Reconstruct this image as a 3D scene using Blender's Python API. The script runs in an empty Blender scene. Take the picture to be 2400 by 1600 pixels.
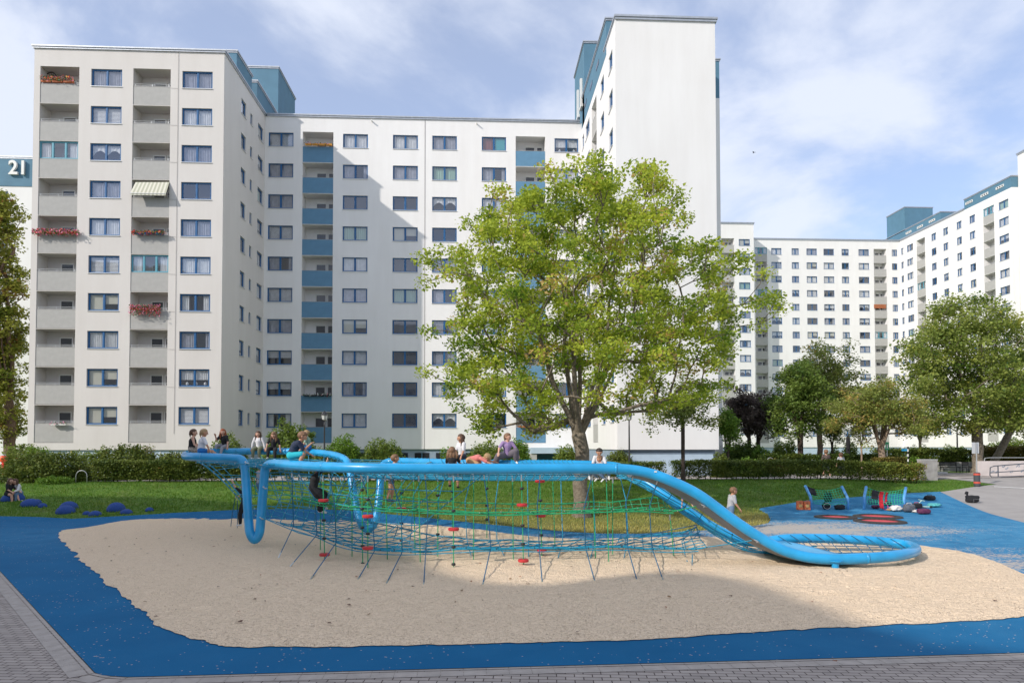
import bpy, bmesh, math, random
import numpy as np
from mathutils import Vector, Matrix, noise as mnoise
PI = math.pi
random.seed(7); RNG = np.random.default_rng(7)
S = bpy.context.scene; COL = S.collection
# ------------------------------------------------------------------ camera
EYE = 3.05; FOC = 1600.0; CX, CY = 1200.0, 1002.24
YAW, PITCH, ROLL = -0.049, 0.0273, -0.0012
def _axes():
    R = Vector((math.cos(YAW), math.sin(YAW), 0)); f = Vector((-math.sin(YAW), math.cos(YAW), 0))
    F = f*math.cos(PITCH) + Vector((0, 0, math.sin(PITCH)))
    U = -f*math.sin(PITCH) + Vector((0, 0, math.cos(PITCH)))
    c, s = math.cos(ROLL), math.sin(ROLL)
    return R*c + U*s, U*c - R*s, F
RX, UX, FX = _axes()
cam_d = bpy.data.cameras.new('camera'); cam = bpy.data.objects.new('camera', cam_d); COL.objects.link(cam)
cam_d.sensor_width = 36; cam_d.lens = 24; cam_d.shift_y = (CY-800)/2400; cam_d.clip_end = 3000; cam_d.clip_start = 0.1
cam.matrix_world = Matrix(((RX.x, UX.x, -FX.x, 0), (RX.y, UX.y, -FX.y, 0), (RX.z, UX.z, -FX.z, EYE), (0, 0, 0, 1)))
S.camera = cam
# ------------------------------------------------------------------ light
SUN_DIR = Vector((-1.435, -1.0, 1.098)).normalized()      # towards the sun
elev = math.asin(SUN_DIR.z); azim = math.atan2(SUN_DIR.x, SUN_DIR.y)
W = bpy.data.worlds.new('World'); S.world = W; W.use_nodes = True
nt = W.node_tree; nt.nodes.clear()
def N(t, k, **a):
    n = t.nodes.new(k)
    for q, v in a.items(): setattr(n, q, v)
    return n
sky = N(nt, 'ShaderNodeTexSky', sky_type='NISHITA', sun_disc=False, sun_elevation=elev, sun_rotation=azim, altitude=50, air_density=1.0, dust_density=0.6, ozone_density=2.0)
tc = N(nt, 'ShaderNodeTexCoord'); sep = N(nt, 'ShaderNodeSeparateXYZ'); nt.links.new(tc.outputs['Generated'], sep.inputs[0])
def M(t, op, a, b=None, clamp=False):
    n = N(t, 'ShaderNodeMath', operation=op, use_clamp=clamp)
    for i, v in enumerate((a, b)):
        if v is None: continue
        if isinstance(v, (int, float)): n.inputs[i].default_value = v
        else: t.links.new(v, n.inputs[i])
    return n.outputs[0]
zz = M(nt, 'ADD', M(nt, 'MAXIMUM', sep.outputs['Z'], 0.0), 0.30)
cx_ = M(nt, 'DIVIDE', sep.outputs['X'], zz); cy_ = M(nt, 'DIVIDE', sep.outputs['Y'], zz)
cmb = N(nt, 'ShaderNodeCombineXYZ'); nt.links.new(cx_, cmb.inputs[0]); nt.links.new(cy_, cmb.inputs[1])
mp = N(nt, 'ShaderNodeMapping'); mp.inputs['Rotation'].default_value = (0, 0, 0.6); mp.inputs['Scale'].default_value = (1.0, 0.85, 1); mp.inputs['Location'].default_value = (3.4, 1.0, 0)
nt.links.new(cmb.outputs[0], mp.inputs[0])
n1 = N(nt, 'ShaderNodeTexNoise'); n1.inputs['Scale'].default_value = 2.1; n1.inputs['Detail'].default_value = 9; n1.inputs['Roughness'].default_value = 0.56; n1.inputs['Distortion'].default_value = 0.35
nt.links.new(mp.outputs[0], n1.inputs[0])
cr = N(nt, 'ShaderNodeValToRGB'); cr.color_ramp.elements[0].position = 0.37; cr.color_ramp.elements[1].position = 0.60
cr.color_ramp.interpolation = 'EASE'; cr.color_ramp.elements[0].color = (.42, .42, .42, 1); cr.color_ramp.elements[1].color = (1, 1, 1, 1)
nt.links.new(n1.outputs[0], cr.inputs[0])
bg1 = N(nt, 'ShaderNodeBackground'); bg1.inputs[1].default_value = 0.15; hsv = N(nt, 'ShaderNodeHueSaturation'); hsv.inputs['Saturation'].default_value = 1.2; hsv.inputs['Hue'].default_value = .508; nt.links.new(sky.outputs[0], hsv.inputs['Color']); nt.links.new(hsv.outputs[0], bg1.inputs[0])
bg2 = N(nt, 'ShaderNodeBackground'); bg2.inputs[0].default_value = (.70, .745, .85, 1); bg2.inputs[1].default_value = 0.98
mx = N(nt, 'ShaderNodeMixShader'); nt.links.new(M(nt, 'MULTIPLY', cr.outputs[0], .9), mx.inputs[0])
nt.links.new(bg1.outputs[0], mx.inputs[1]); nt.links.new(bg2.outputs[0], mx.inputs[2])
wo = N(nt, 'ShaderNodeOutputWorld'); nt.links.new(mx.outputs[0], wo.inputs[0])
sun_d = bpy.data.lights.new('sun', 'SUN'); sun = bpy.data.objects.new('sun', sun_d); COL.objects.link(sun)
sun_d.energy = 3.0; sun_d.angle = math.radians(0.6); sun_d.color = (1.0, .94, .86)
sun.rotation_euler = SUN_DIR.to_track_quat('Z', 'Y').to_euler(); sun.location = SUN_DIR*60
S.view_settings.view_transform = 'Standard'; S.view_settings.look = 'None'; S.view_settings.exposure = 0.37; S.view_settings.gamma = 1
S.render.engine = 'CYCLES'; S.cycles.transparent_max_bounces = 12; S.cycles.max_bounces = 6
# ------------------------------------------------------------------ photo -> world
def ray(px, py):
    a, b = px-CX, py-CY
    return (RX*a - UX*b + FX*FOC)
def atY(px, py, Y): d = ray(px, py); t = Y/d.y; return Vector((d.x*t, Y, EYE+d.z*t))
def atX(px, py, X): d = ray(px, py); t = X/d.x; return Vector((X, d.y*t, EYE+d.z*t))
def atZ(px, py, z=0.0): d = ray(px, py); t = (z-EYE)/d.z; return Vector((d.x*t, d.y*t, z))
def lerp(x, xs, ys): return float(np.interp(x, xs, ys))
def HT(X, Y):
    s = lerp(X, (-14, -6, -1, 9, 13), (28.3, 26.5, 24.5, 24.5, 29)); e = lerp(X, (20, 26), (39.5, 45))
    t = min(1, max(0, (Y-s)/(e-s))); return 1.05*t*t*(3-2*t)
def gh(px, py, off=0.0):
    d = ray(px, py); lo, hi = 4.0, 140.0
    t = lo
    while t < hi:
        X, Y, z = d.x/d.y*t, t, EYE+d.z/d.y*t
        if z <= HT(X, Y)+off: return Vector((X, Y, HT(X, Y)+off))
        t += 0.05
    return Vector((d.x/d.y*t, t, HT(0, t)+off))
# ------------------------------------------------------------------ object helpers
class MB:
    def __init__(s): s.v = []; s.f = []; s.m = []
    def add(s, vs, fs, m=0):
        o = len(s.v); s.v += [tuple(v) for v in vs]; s.f += [tuple(i+o for i in f) for f in fs]; s.m += [m]*len(fs); return s
    def quad(s, a, b, c, d, m=0): return s.add([a, b, c, d], [(0, 1, 2, 3)], m)
    def box(s, x0, x1, y0, y1, z0, z1, m=0):
        return s.add([(x0, y0, z0), (x1, y0, z0), (x1, y1, z0), (x0, y1, z0), (x0, y0, z1), (x1, y0, z1), (x1, y1, z1), (x0, y1, z1)],
                     [(0, 3, 2, 1), (4, 5, 6, 7), (0, 1, 5, 4), (1, 2, 6, 5), (2, 3, 7, 6), (3, 0, 4, 7)], m)
    def tube(s, pts, r, n=6, m=0, caps=True, closed=False):
        pts = [Vector(p) for p in pts]; k = len(pts)
        if k < 2: return s
        rr = r if hasattr(r, '__len__') else [r]*k
        t0 = (pts[1]-pts[0]).normalized(); up = Vector((0, 0, 1)) if abs(t0.z) < .9 else Vector((1, 0, 0))
        nrm = (up - t0*up.dot(t0)).normalized(); vs = []; fs = []; tw = 0.0
        if closed:      # residual twist of the transported frame, spread evenly round the loop
            q = nrm.copy(); ts = [(pts[(i+1) % k]-pts[i-1]).normalized() for i in range(k)]; q = (q-ts[0]*q.dot(ts[0])).normalized(); q0 = q.copy()
            for i in list(range(1, k))+[0]: q = (q-ts[i]*q.dot(ts[i])).normalized()
            tw = math.atan2(ts[0].dot(q.cross(q0)), q.dot(q0))/k
        for i, p in enumerate(pts):
            if closed: t = pts[(i+1) % k]-pts[i-1]
            else: t = pts[min(i+1, k-1)]-pts[max(i-1, 0)]
            t = t.normalized() if t.length > 1e-9 else t0
            nrm = nrm - t*nrm.dot(t); nrm = nrm.normalized() if nrm.length > 1e-6 else Vector((1, 0, 0)); b = t.cross(nrm)
            for j in range(n):
                a = 2*PI*j/n+tw*i; vs.append(p + (nrm*math.cos(a)+b*math.sin(a))*rr[i])
        K = k if closed else k-1
        for i in range(K):
            i2 = (i+1) % k
            for j in range(n): fs.append((i*n+j, i*n+(j+1) % n, i2*n+(j+1) % n, i2*n+j))
        if caps and not closed: fs.append(tuple(range(n-1, -1, -1))); fs.append(tuple((k-1)*n+j for j in range(n)))
        return s.add(vs, fs, m)
    def lathe(s, prof, c=(0, 0, 0), n=16, m=0, squash=(1, 1)):
        vs = []; fs = []; k = len(prof)
        for r, z in prof:
            for j in range(n): a = 2*PI*j/n; vs.append((c[0]+r*math.cos(a)*squash[0], c[1]+r*math.sin(a)*squash[1], c[2]+z))
        for i in range(k-1):
            for j in range(n): fs.append((i*n+j, i*n+(j+1) % n, (i+1)*n+(j+1) % n, (i+1)*n+j))
        fs.append(tuple(range(n-1, -1, -1))); fs.append(tuple((k-1)*n+j for j in range(n)))
        return s.add(vs, fs, m)
    def mesh(s, name, mats, smooth=False):
        me = bpy.data.meshes.new(name); me.from_pydata(s.v, [], s.f)
        for m in (mats if isinstance(mats, (list, tuple)) else [mats]): me.materials.append(m)
        me.polygons.foreach_set('material_index', s.m)
        if smooth: me.polygons.foreach_set('use_smooth', [True]*len(s.f))
        me.update(); return me
    def build(s, name, mats, parent=None, loc=(0, 0, 0), rot=(0, 0, 0), smooth=False):
        return link(name, s.mesh(name, mats, smooth), parent, loc, rot)
def link(name, me, parent=None, loc=(0, 0, 0), rot=(0, 0, 0)):
    o = bpy.data.objects.new(name, me); COL.objects.link(o); o.location = loc; o.rotation_euler = rot
    if parent: o.parent = parent
    return o
def tag(o, label=None, cat=None, group=None, kind=None):
    if label: o['label'] = label
    if cat: o['category'] = cat
    if group: o['group'] = group
    if kind: o['kind'] = kind
    return o
def thing(name, label, cat, loc=(0, 0, 0), rz=0, group=None):
    return tag(link(name, None, None, loc, (0, 0, rz)), label, cat, group)
def kids(o): return [c for c in COL.objects if c.parent == o]
def copy_tree(o, parent=None, kidmap=None):
    c = o.copy(); COL.objects.link(c)
    if parent: c.parent = parent
    for k in list(o.children): copy_tree(k, c)
    return c
# ------------------------------------------------------------------ materials
def mat(name, col, rough=.7, metal=0, spec=.5, coat=0, noise=None, bump=None, coords='Object'):
    """noise=(scale, amount[, detail]) mottles the colour; bump=(scale, strength, distance)"""
    m = bpy.data.materials.new(name); m.use_nodes = True; t = m.node_tree; b = t.nodes['Principled BSDF']
    b.inputs['Base Color'].default_value = (*col, 1); b.inputs['Roughness'].default_value = rough; b.inputs['Metallic'].default_value = metal
    b.inputs['Specular IOR Level'].default_value = spec; b.inputs['Coat Weight'].default_value = coat
    tcn = None
    def co():
        nonlocal tcn
        if tcn is None: tcn = N(t, 'ShaderNodeTexCoord')
        return tcn.outputs[coords]
    if noise:
        n = N(t, 'ShaderNodeTexNoise'); n.inputs['Scale'].default_value = noise[0]; n.inputs['Detail'].default_value = noise[2] if len(noise) > 2 else 5
        t.links.new(co(), n.inputs[0])
        x = N(t, 'ShaderNodeMix', data_type='RGBA'); x.inputs[6].default_value = (*[c*(1-noise[1]) for c in col], 1); x.inputs[7].default_value = (*[min(1, c*(1+noise[1])) for c in col], 1)
        r = N(t, 'ShaderNodeMapRange'); r.inputs[1].default_value = .3; r.inputs[2].default_value = .7
        t.links.new(n.outputs[0], r.inputs[0]); t.links.new(r.outputs[0], x.inputs[0]); t.links.new(x.outputs[2], b.inputs['Base Color'])
    if bump:
        n = N(t, 'ShaderNodeTexNoise'); n.inputs['Scale'].default_value = bump[0]; n.inputs['Detail'].default_value = 4
        t.links.new(co(), n.inputs[0]); u = N(t, 'ShaderNodeBump'); u.inputs['Strength'].default_value = bump[1]; u.inputs['Distance'].default_value = bump[2]
        t.links.new(n.outputs[0], u.inputs['Height']); t.links.new(u.outputs[0], b.inputs['Normal'])
    return m
def plaster(name, col):
    m = mat(name, col, .85, spec=.25); t = m.node_tree; b = t.nodes['Principled BSDF']
    tcn = N(t, 'ShaderNodeTexCoord')
    mpn = N(t, 'ShaderNodeMapping'); mpn.inputs['Scale'].default_value = (.9, .9, .12); t.links.new(tcn.outputs['Object'], mpn.inputs[0])
    n = N(t, 'ShaderNodeTexNoise'); n.inputs['Scale'].default_value = 1.3; n.inputs['Detail'].default_value = 8; n.inputs['Roughness'].default_value = .65; t.links.new(mpn.outputs[0], n.inputs[0])
    n2 = N(t, 'ShaderNodeTexNoise'); n2.inputs['Scale'].default_value = .25; n2.inputs['Detail'].default_value = 3; t.links.new(tcn.outputs['Object'], n2.inputs[0])
    r = N(t, 'ShaderNodeMapRange'); r.inputs[1].default_value = .35; r.inputs[2].default_value = .75; t.links.new(M(t, 'ADD', M(t, 'MULTIPLY', n.outputs[0], .6), M(t, 'MULTIPLY', n2.outputs[0], .4)), r.inputs[0])
    x = N(t, 'ShaderNodeMix', data_type='RGBA'); x.inputs[6].default_value = (*col, 1); x.inputs[7].default_value = (col[0]*.905, col[1]*.895, col[2]*.885, 1)
    t.links.new(r.outputs[0], x.inputs[0]); t.links.new(x.outputs[2], b.inputs['Base Color'])
    n3 = N(t, 'ShaderNodeTexNoise'); n3.inputs['Scale'].default_value = 60; t.links.new(tcn.outputs['Object'], n3.inputs[0])
    u = N(t, 'ShaderNodeBump'); u.inputs['Strength'].default_value = .25; u.inputs['Distance'].default_value = .01; t.links.new(n3.outputs[0], u.inputs['Height']); t.links.new(u.outputs[0], b.inputs['Normal'])
    return m
def glassmat(name, tint=(.93, .95, .97)):
    m = bpy.data.materials.new(name); m.use_nodes = True; t = m.node_tree; t.nodes.clear()
    o = N(t, 'ShaderNodeOutputMaterial'); x = N(t, 'ShaderNodeMixShader'); a = N(t, 'ShaderNodeBsdfTransparent'); a.inputs[0].default_value = (*tint, 1)
    g = N(t, 'ShaderNodeBsdfGlossy'); g.inputs['Roughness'].default_value = .03; g.inputs[0].default_value = (.9, .93, 1, 1)
    f = N(t, 'ShaderNodeLayerWeight'); f.inputs[0].default_value = .5
    tcn = N(t, 'ShaderNodeTexCoord'); n = N(t, 'ShaderNodeTexNoise'); n.inputs['Scale'].default_value = 1.4; t.links.new(tcn.outputs['Object'], n.inputs[0])
    u = N(t, 'ShaderNodeBump'); u.inputs['Strength'].default_value = .05; u.inputs['Distance'].default_value = .02; t.links.new(n.outputs[0], u.inputs['Height']); t.links.new(u.outputs[0], g.inputs['Normal'])
    t.links.new(M(t, 'ADD', M(t, 'MULTIPLY', M(t, 'POWER', f.outputs['Facing'], 2.5), .75), .16, True), x.inputs[0]); t.links.new(a.outputs[0], x.inputs[1]); t.links.new(g.outputs[0], x.inputs[2]); t.links.new(x.outputs[0], o.inputs[0])
    return m
MT = {}
MT['white'] = plaster('plaster_white', (.80, .785, .77))
MT['beige'] = plaster('plaster_beige', (.67, .635, .60))
MT['grey'] = mat('balcony_grey', (.40, .39, .37), .8, noise=(3, .05))
MT['bluepanel'] = mat('balcony_blue', (.105, .235, .36), .7, noise=(2, .06))
MT['bluegrey'] = mat('penthouse_blue', (.085, .19, .27), .75, noise=(1.2, .07), bump=(30, .2, .01))
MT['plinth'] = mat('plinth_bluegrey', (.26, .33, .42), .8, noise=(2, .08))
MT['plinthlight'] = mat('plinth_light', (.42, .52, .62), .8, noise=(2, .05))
MT['metal'] = mat('roof_metal', (.45, .47, .5), .45, .6, noise=(4, .1))
MT['roof'] = mat('roof_felt', (.2, .2, .2), .95)
MT['frame'] = mat('frame_blue', (.012, .105, .27), .45, noise=(5, .1))
MT['framelt'] = mat('frame_teal', (.10, .33, .42), .45)
MT['framewh'] = mat('frame_white', (.72, .71, .68), .5)
MT['sill'] = mat('sill_metal', (.62, .62, .62), .4, .3)
MT['room'] = mat('room_dark', (.055, .055, .06), .9)
MT['glass'] = glassmat('window_glass')
MT['rail'] = mat('rail_steel', (.72, .73, .74), .4, .3)
MT['cur0'] = mat('curtain_white', (.66, .65, .64), .9, noise=(3, .1))
MT['cur1'] = mat('curtain_grey', (.36, .36, .40), .9, noise=(3, .15))
MT['cur2'] = mat('curtain_cream', (.55, .52, .42), .9)
MT['cur3'] = mat('curtain_green', (.28, .42, .33), .9)
MT['cur4'] = mat('curtain_red', (.24, .08, .07), .9)
MT['cur5'] = mat('blind_teal', (.02, .30, .33), .8)
# ------------------------------------------------------------------ window units (shared meshes)
_cache = {}
def frame_mesh(w, h, fm='frame', sash=2):
    k = ('f', round(w, 1), round(h, 1), fm, sash)
    if k not in _cache:
        b = MB(); d0, d1, a = .10, .17, .065; w2 = k[1]/2; h = k[2]
        b.box(-w2, w2, d0, d1, 0, a); b.box(-w2, w2, d0, d1, h-a, h); b.box(-w2, -w2+a, d0, d1, a, h-a); b.box(w2-a, w2, d0, d1, a, h-a)
        xs = [-w2+a, w2-a] if sash == 1 else ([-w2+a, 0, w2-a] if sash == 2 else [-w2+a, -w2/3, w2/3, w2-a])
        for x in xs[1:-1]: b.box(x-.05, x+.05, d0-.006, d1-.004, a, h-a)
        for i in range(len(xs)-1):
            l = xs[i]+(.05 if i else 0); r = xs[i+1]-(.05 if i < len(xs)-2 else 0); q = .035
            b.box(l, r, d0+.012, d1-.01, a, a+q); b.box(l, r, d0+.012, d1-.01, h-a-q, h-a); b.box(l, l+q, d0+.012, d1-.01, a+q, h-a-q); b.box(r-q, r, d0+.012, d1-.01, a+q, h-a-q)
        _cache[k] = b.mesh('window', MT[fm])
    return _cache[k]
def pane_mesh(w, h):
    k = ('p', round(w, 1), round(h, 1))
    if k not in _cache:
        w, h = k[1], k[2]; b = MB(); b.quad((-w/2+.08, .145, .08), (w/2-.08, .145, .08), (w/2-.08, .145, h-.08), (-w/2+.08, .145, h-.08)); _cache[k] = b.mesh('pane', MT['glass'])
    return _cache[k]
def sash_mesh(w, h):
    k = ('o', round(w, 1), round(h, 1))
    if k not in _cache:
        b = MB(); w = k[1]/2-.1; h = k[2]-.16; a = .055
        b.box(0, w, 0, .04, 0, a); b.box(0, w, 0, .04, h-a, h); b.box(0, a, 0, .04, a, h-a); b.box(w-a, w, 0, .04, a, h-a); _cache[k] = b.mesh('open_sash', MT['frame'])
    return _cache[k]
def sill_mesh(w):
    k = ('s', round(w, 1))
    if k not in _cache: b = MB(); w = k[1]; b.box(-w/2-.04, w/2+.04, -.06, .10, -.045, -.003); _cache[k] = b.mesh('sill', MT['sill'])
    return _cache[k]
def pleat(b, x0, x1, z0, z1, y, m=0, amp=.03, wl=.13):
    n = max(4, int((x1-x0)/wl*4)); vs = []
    for i in range(n+1):
        x = x0+(x1-x0)*i/n; yy = y+amp*math.sin(i*PI/2+.6*math.sin(i*.7))
        vs += [(x, yy, z0), (x, yy, z1)]
    b.add(vs, [(2*i, 2*i+2, 2*i+3, 2*i+1) for i in range(n)], m)
def curtain_mesh(w, h, kind):
    k = ('c', round(w, 1), round(h, 1), kind)
    if k in _cache: return _cache[k]
    w, h = k[1], k[2]; b = MB(); a = -w/2+.05; e = w/2-.05; mm = MT['cur0']
    if kind == 'sheer': pleat(b, a, e, .05, h-.05, .27)
    elif kind == 'sheergrey': pleat(b, a, e, .05, h-.05, .27); mm = MT['cur1']
    elif kind == 'half': pleat(b, a, -.05, .05, h-.05, .27); pleat(b, e-.35, e, .05, h-.05, .27); mm = MT['cur1']
    elif kind == 'drapes': pleat(b, a, a+w*.24, .05, h-.05, .27); pleat(b, e-w*.24, e, .05, h-.05, .27)
    elif kind == 'scallop':
        n = 24; vs = []
        for i in range(n+1):
            x = a+(e-a)*i/n; zb = h*(.35+.3*abs(math.sin(i/n*PI*2)));  vs += [(x, .27+.02*math.sin(i*1.9), zb), (x, .27+.02*math.sin(i*1.9), h-.05)]
        b.add(vs, [(2*i, 2*i+2, 2*i+3, 2*i+1) for i in range(n)])
    elif kind in ('blind', 'blindhalf'):
        z = h-.08; zl = .05 if kind == 'blind' else h*.5
        while z > zl: b.quad((a, .25, z-.085), (e, .25, z-.085), (e, .275, z), (a, .275, z)); z -= .10
    elif kind == 'roller': b.quad((a, .25, h*.0+.05), (-.03, .25, .05), (-.03, .25, h-.05), (a, .25, h-.05)); b.quad((.03, .25, h*.42), (e, .25, h*.42), (e, .25, h-.05), (.03, .25, h-.05)); mm = MT['cur2']
    elif kind == 'green': pleat(b, a, e, .05, h-.05, .27, 0, .02, .2); mm = MT['cur3']
    elif kind == 'redteal':
        pleat(b, a, -.02, .05, h-.05, .27); b.quad((.02, .2, .05), (e, .2, .05), (e, .2, h-.05), (.02, .2, h-.05), 1); mm = [MT['cur4'], MT['cur5']]
    elif kind == 'plants':
        pleat(b, a, e, h*.4, h-.05, .27)
        for i in range(3): b.lathe([(.03, 0), (.06, .12)], (a+w*(.2+.3*i), .3, .03), 6); b.lathe([(.09, 0), (.12, .1), (.02, .22)], (a+w*(.2+.3*i), .3, .15), 5)
    else: b.box(a, a+.08, .3, .33, .05, h-.05)
    _cache[k] = b.mesh('curtain', mm); return _cache[k]
CK = ['sheer', 'sheergrey', 'sheergrey', 'sheer', 'blind', 'blindhalf', 'roller', 'none', 'none', 'drapes', 'scallop', 'green', 'half', 'plants', 'sheer', 'blind']
def window(B, P, rz, w, h, kind=None, fm='frame', sash=2):
    o = link('window', frame_mesh(w, h, fm, sash), B, P, (0, 0, rz))
    link('pane', pane_mesh(w, h), o); link('sill', sill_mesh(w), o)
    kind = kind or random.choice(CK)
    if w > 1.5 and random.random() < .12: link('open_sash', sash_mesh(w, h), o, (random.choice((-w/2+.07, 0.04)), .13, .08), (0, 0, random.uniform(.25, .8)))
    if kind != 'none': link('curtain', curtain_mesh(w, h, kind), o)
    return o
def rail_mesh(w):
    k = ('r', round(w, 1))
    if k not in _cache:
        b = MB(); w = k[1]
        for z in (.08, .19): b.tube([(-w/2, .06, z), (w/2, .06, z)], .014, 5)
        for x in (-w/2+.12, 0, w/2-.12): b.tube([(x, .06, 0), (x, .06, .19)], .012, 5)
        _cache[k] = b.mesh('balcony_rail', MT['rail'])
    return _cache[k]
def parapet_mesh(w, h, mk):
    k = ('pp', round(w, 2), round(h, 2), mk)
    if k not in _cache:
        b = MB(); b.box(-w/2+.004, w/2-.004, .035, .12, .03, h); b.box(-w/2+.004, w/2-.004, .025, .13, h, h+.025, 1); _cache[k] = b.mesh('balcony_parapet', [MT[mk], MT['grey']])
    return _cache[k]
def door_mesh(w):
    k = ('d', round(w, 1))
    if k not in _cache:
        b = MB(); w = k[1]; y = 1.28; g = []
        # window on the left part, door on the right
        def fr(x0, x1, z0, z1, a=.09):
            b.box(x0, x1, y-.05, y+.02, z0, z0+a); b.box(x0, x1, y-.05, y+.02, z1-a, z1); b.box(x0, x0+a, y-.05, y+.02, z0+a, z1-a); b.box(x1-a, x1, y-.05, y+.02, z0+a, z1-a)
        fr(-w*.16, w*.20, 1.0, 2.35); fr(w*.235, w*.46, .12, 2.35)
        _cache[k] = b.mesh('balcony_door', [MT['framewh']])
        b2 = MB(); b2.quad((-w*.16+.08, y-.01, 1.08), (w*.20-.08, y-.01, 1.08), (w*.20-.08, y-.01, 2.27), (-w*.16+.08, y-.01, 2.27))
        b2.quad((w*.235+.08, y-.01, .2), (w*.46-.08, y-.01, .2), (w*.46-.08, y-.01, 2.27), (w*.235+.08, y-.01, 2.27))
        _cache[k+(1,)] = b2.mesh('pane', MT['pdark'])
    return _cache[k]
MT['pdark'] = mat('pane_dark', (.03, .032, .04), .08, spec=.8)
MT['cable'] = mat('cable', (.35, .33, .32), .6)
def facade(b, O, rz, u0, u1, z0, z1, ops):
    """b: wall mesh builder; ops: (u0,u1,z0,z1,kind) kind in win / log.  local x along wall, local y inward"""
    c, s = math.cos(rz), math.sin(rz)
    def P(u, d, z): return (O[0]+u*c-d*s, O[1]+u*s+d*c, z)
    us = sorted(set([u0, u1]+[x for o in ops for x in o[:2]])); zs = sorted(set([z0, z1]+[x for o in ops for x in o[2:4]]))
    us = [u for i, u in enumerate(us) if i == 0 or u-us[i-1] > 1e-5]; zs = [u for i, u in enumerate(zs) if i == 0 or u-zs[i-1] > 1e-5]
    for i in range(len(us)-1):
        um = (us[i]+us[i+1])/2; j = 0; oc = [o for o in ops if o[0] < um < o[1]]
        run = None
        for j in range(len(zs)-1):
            zm = (zs[j]+zs[j+1])/2; hole = any(o[2] < zm < o[3] for o in oc)
            if not hole and run is None: run = zs[j]
            if (hole or j == len(zs)-2) and run is not None:
                e = zs[j] if hole else zs[j+1]
                b.quad(P(us[i], 0, run), P(us[i+1], 0, run), P(us[i+1], 0, e), P(us[i], 0, e)); run = None
    for a, e, l, h, kind in [o[:5] for o in ops]:
        D = 1.3 if kind == 'log' else .75; m = 0
        segs = [(0, D, 0)] if kind == 'log' else [(0, .17, 0), (.17, D, 1)]
        for d0, d1, m in segs:
            b.quad(P(a, d0, l), P(a, d0, h), P(a, d1, h), P(a, d1, l), m); b.quad(P(e, d0, l), P(e, d1, l), P(e, d1, h), P(e, d0, h), m)
            b.quad(P(a, d0, l), P(a, d1, l), P(e, d1, l), P(e, d0, l), m); b.quad(P(a, d0, h), P(e, d0, h), P(e, d1, h), P(a, d1, h), m)
        b.quad(P(a, D, l), P(e, D, l), P(e, D, h), P(a, D, h), m)
    return P
def loggia(B, P, rz, a, e, zt, mk, flr, short=0, rail=True, glazed=False, door=True):
    w = e-a; zb = zt-2.76+short; c = Vector(P((a+e)/2, 0, zb))
    hp = 1.42-short
    link('balcony_parapet', parapet_mesh(w, hp, mk), B, c, (0, 0, rz))
    if rail and not glazed: link('balcony_rail', rail_mesh(w), B, c+Vector((0, 0, hp)), (0, 0, rz))
    if glazed:
        o = link('balcony_glazing', frame_mesh(w, 1.3, 'framelt', 3), B, c+Vector((0, 0, hp+.03)), (0, 0, rz)); link('pane', pane_mesh(w, 1.3), o); link('curtain', curtain_mesh(w, 1.3, 'drapes'), o)
    if door:
        me = door_mesh(w); o = link('balcony_door', me, B, c-Vector((0, 0, short)), (0, 0, rz)); link('pane', _cache[('d', round(w, 1), 1)], o)
def cap(b, x0, x1, y0, y1, z, m=2, o=.10, h=.22):
    b.box(x0-o, x1+o, y0-o, y1+o, z+.0, z+h*.55, m); b.box(x0-o-.06, x1+o+.06, y0-o-.06, y1+o+.06, z+h*.55, z+h, m)
def boxclosed(b, x0, x1, y0, y1, z0, z1, m=0, skip=''):
    if 'f' not in skip: b.quad((x0, y0, z0), (x1, y0, z0), (x1, y0, z1), (x0, y0, z1), m)
    if 'b' not in skip: b.quad((x1, y1, z0), (x0, y1, z0), (x0, y1, z1), (x1, y1, z1), m)
    if 'l' not in skip: b.quad((x0, y1, z0), (x0, y0, z0), (x0, y0, z1), (x0, y1, z1), m)
    if 'r' not in skip: b.quad((x1, y0, z0), (x1, y1, z0), (x1, y1, z1), (x1, y0, z1), m)
    if 't' not in skip: b.quad((x0, y0, z1), (x1, y0, z1), (x1, y1, z1), (x0, y1, z1), m)
# ------------------------------------------------------------------ buildings
FL = 2.8; YL, YM, YT, YF = 51.63, 61.45, 46.21, 133.17
XL, XR, XT, XT2, XF = -32.96, -19.12, 9.465, 16.51, 85.15
ZTOP = 29.6+EYE; ZB = 2.83; ZW = 28.165+EYE; G0 = 1.0
WM = [MT['white'], MT['room'], MT['metal'], MT['roof']]
def X_(px, py, Y): return atY(px, py, Y).x
def ncols(pairs, y, Y, ox, oy, s, kinds):
    return [(X_(ox+a/s, oy+y/s, Y), X_(ox+b_/s, oy+y/s, Y), k) for (a, b_), k in zip(pairs, kinds)]
def build_front(B, b, cols, O, rz, u0, u1, z0, z1, zw, rows, mk, wh=1.3, glazed=(), special={}, fm='frame', skipwin=()):
    ops = []
    for ci, (a, e, k) in enumerate(cols):
        for r in range(rows):
            zt = zw-FL*r
            if (ci, r) in skipwin: continue
            if k == 'log': ops.append((a, e, max(zt+.11-2.76+(.45 if zt-2.65 < z0+.5 else 0), z0+.15), zt+.11, 'log'))
            else: ops.append((a, e, zt-wh, zt, 'win'))
    P = facade(b, O, rz, u0, u1, z0, z1, ops)
    for ci, (a, e, k) in enumerate(cols):
        for r in range(rows):
            zt = zw-FL*r
            if (ci, r) in skipwin: continue
            if k == 'log': loggia(B, P, rz, a, e, zt+.11, mk, r, .45 if zt-2.65 < z0+.5 else 0, glazed=(ci, r) in glazed, rail=mk == 'grey')
            else: window(B, P((a+e)/2, 0, zt-wh), rz, e-a, wh, special.get((ci, r)), fm, 1 if e-a < 1.0 else 2)
    return P
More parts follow.
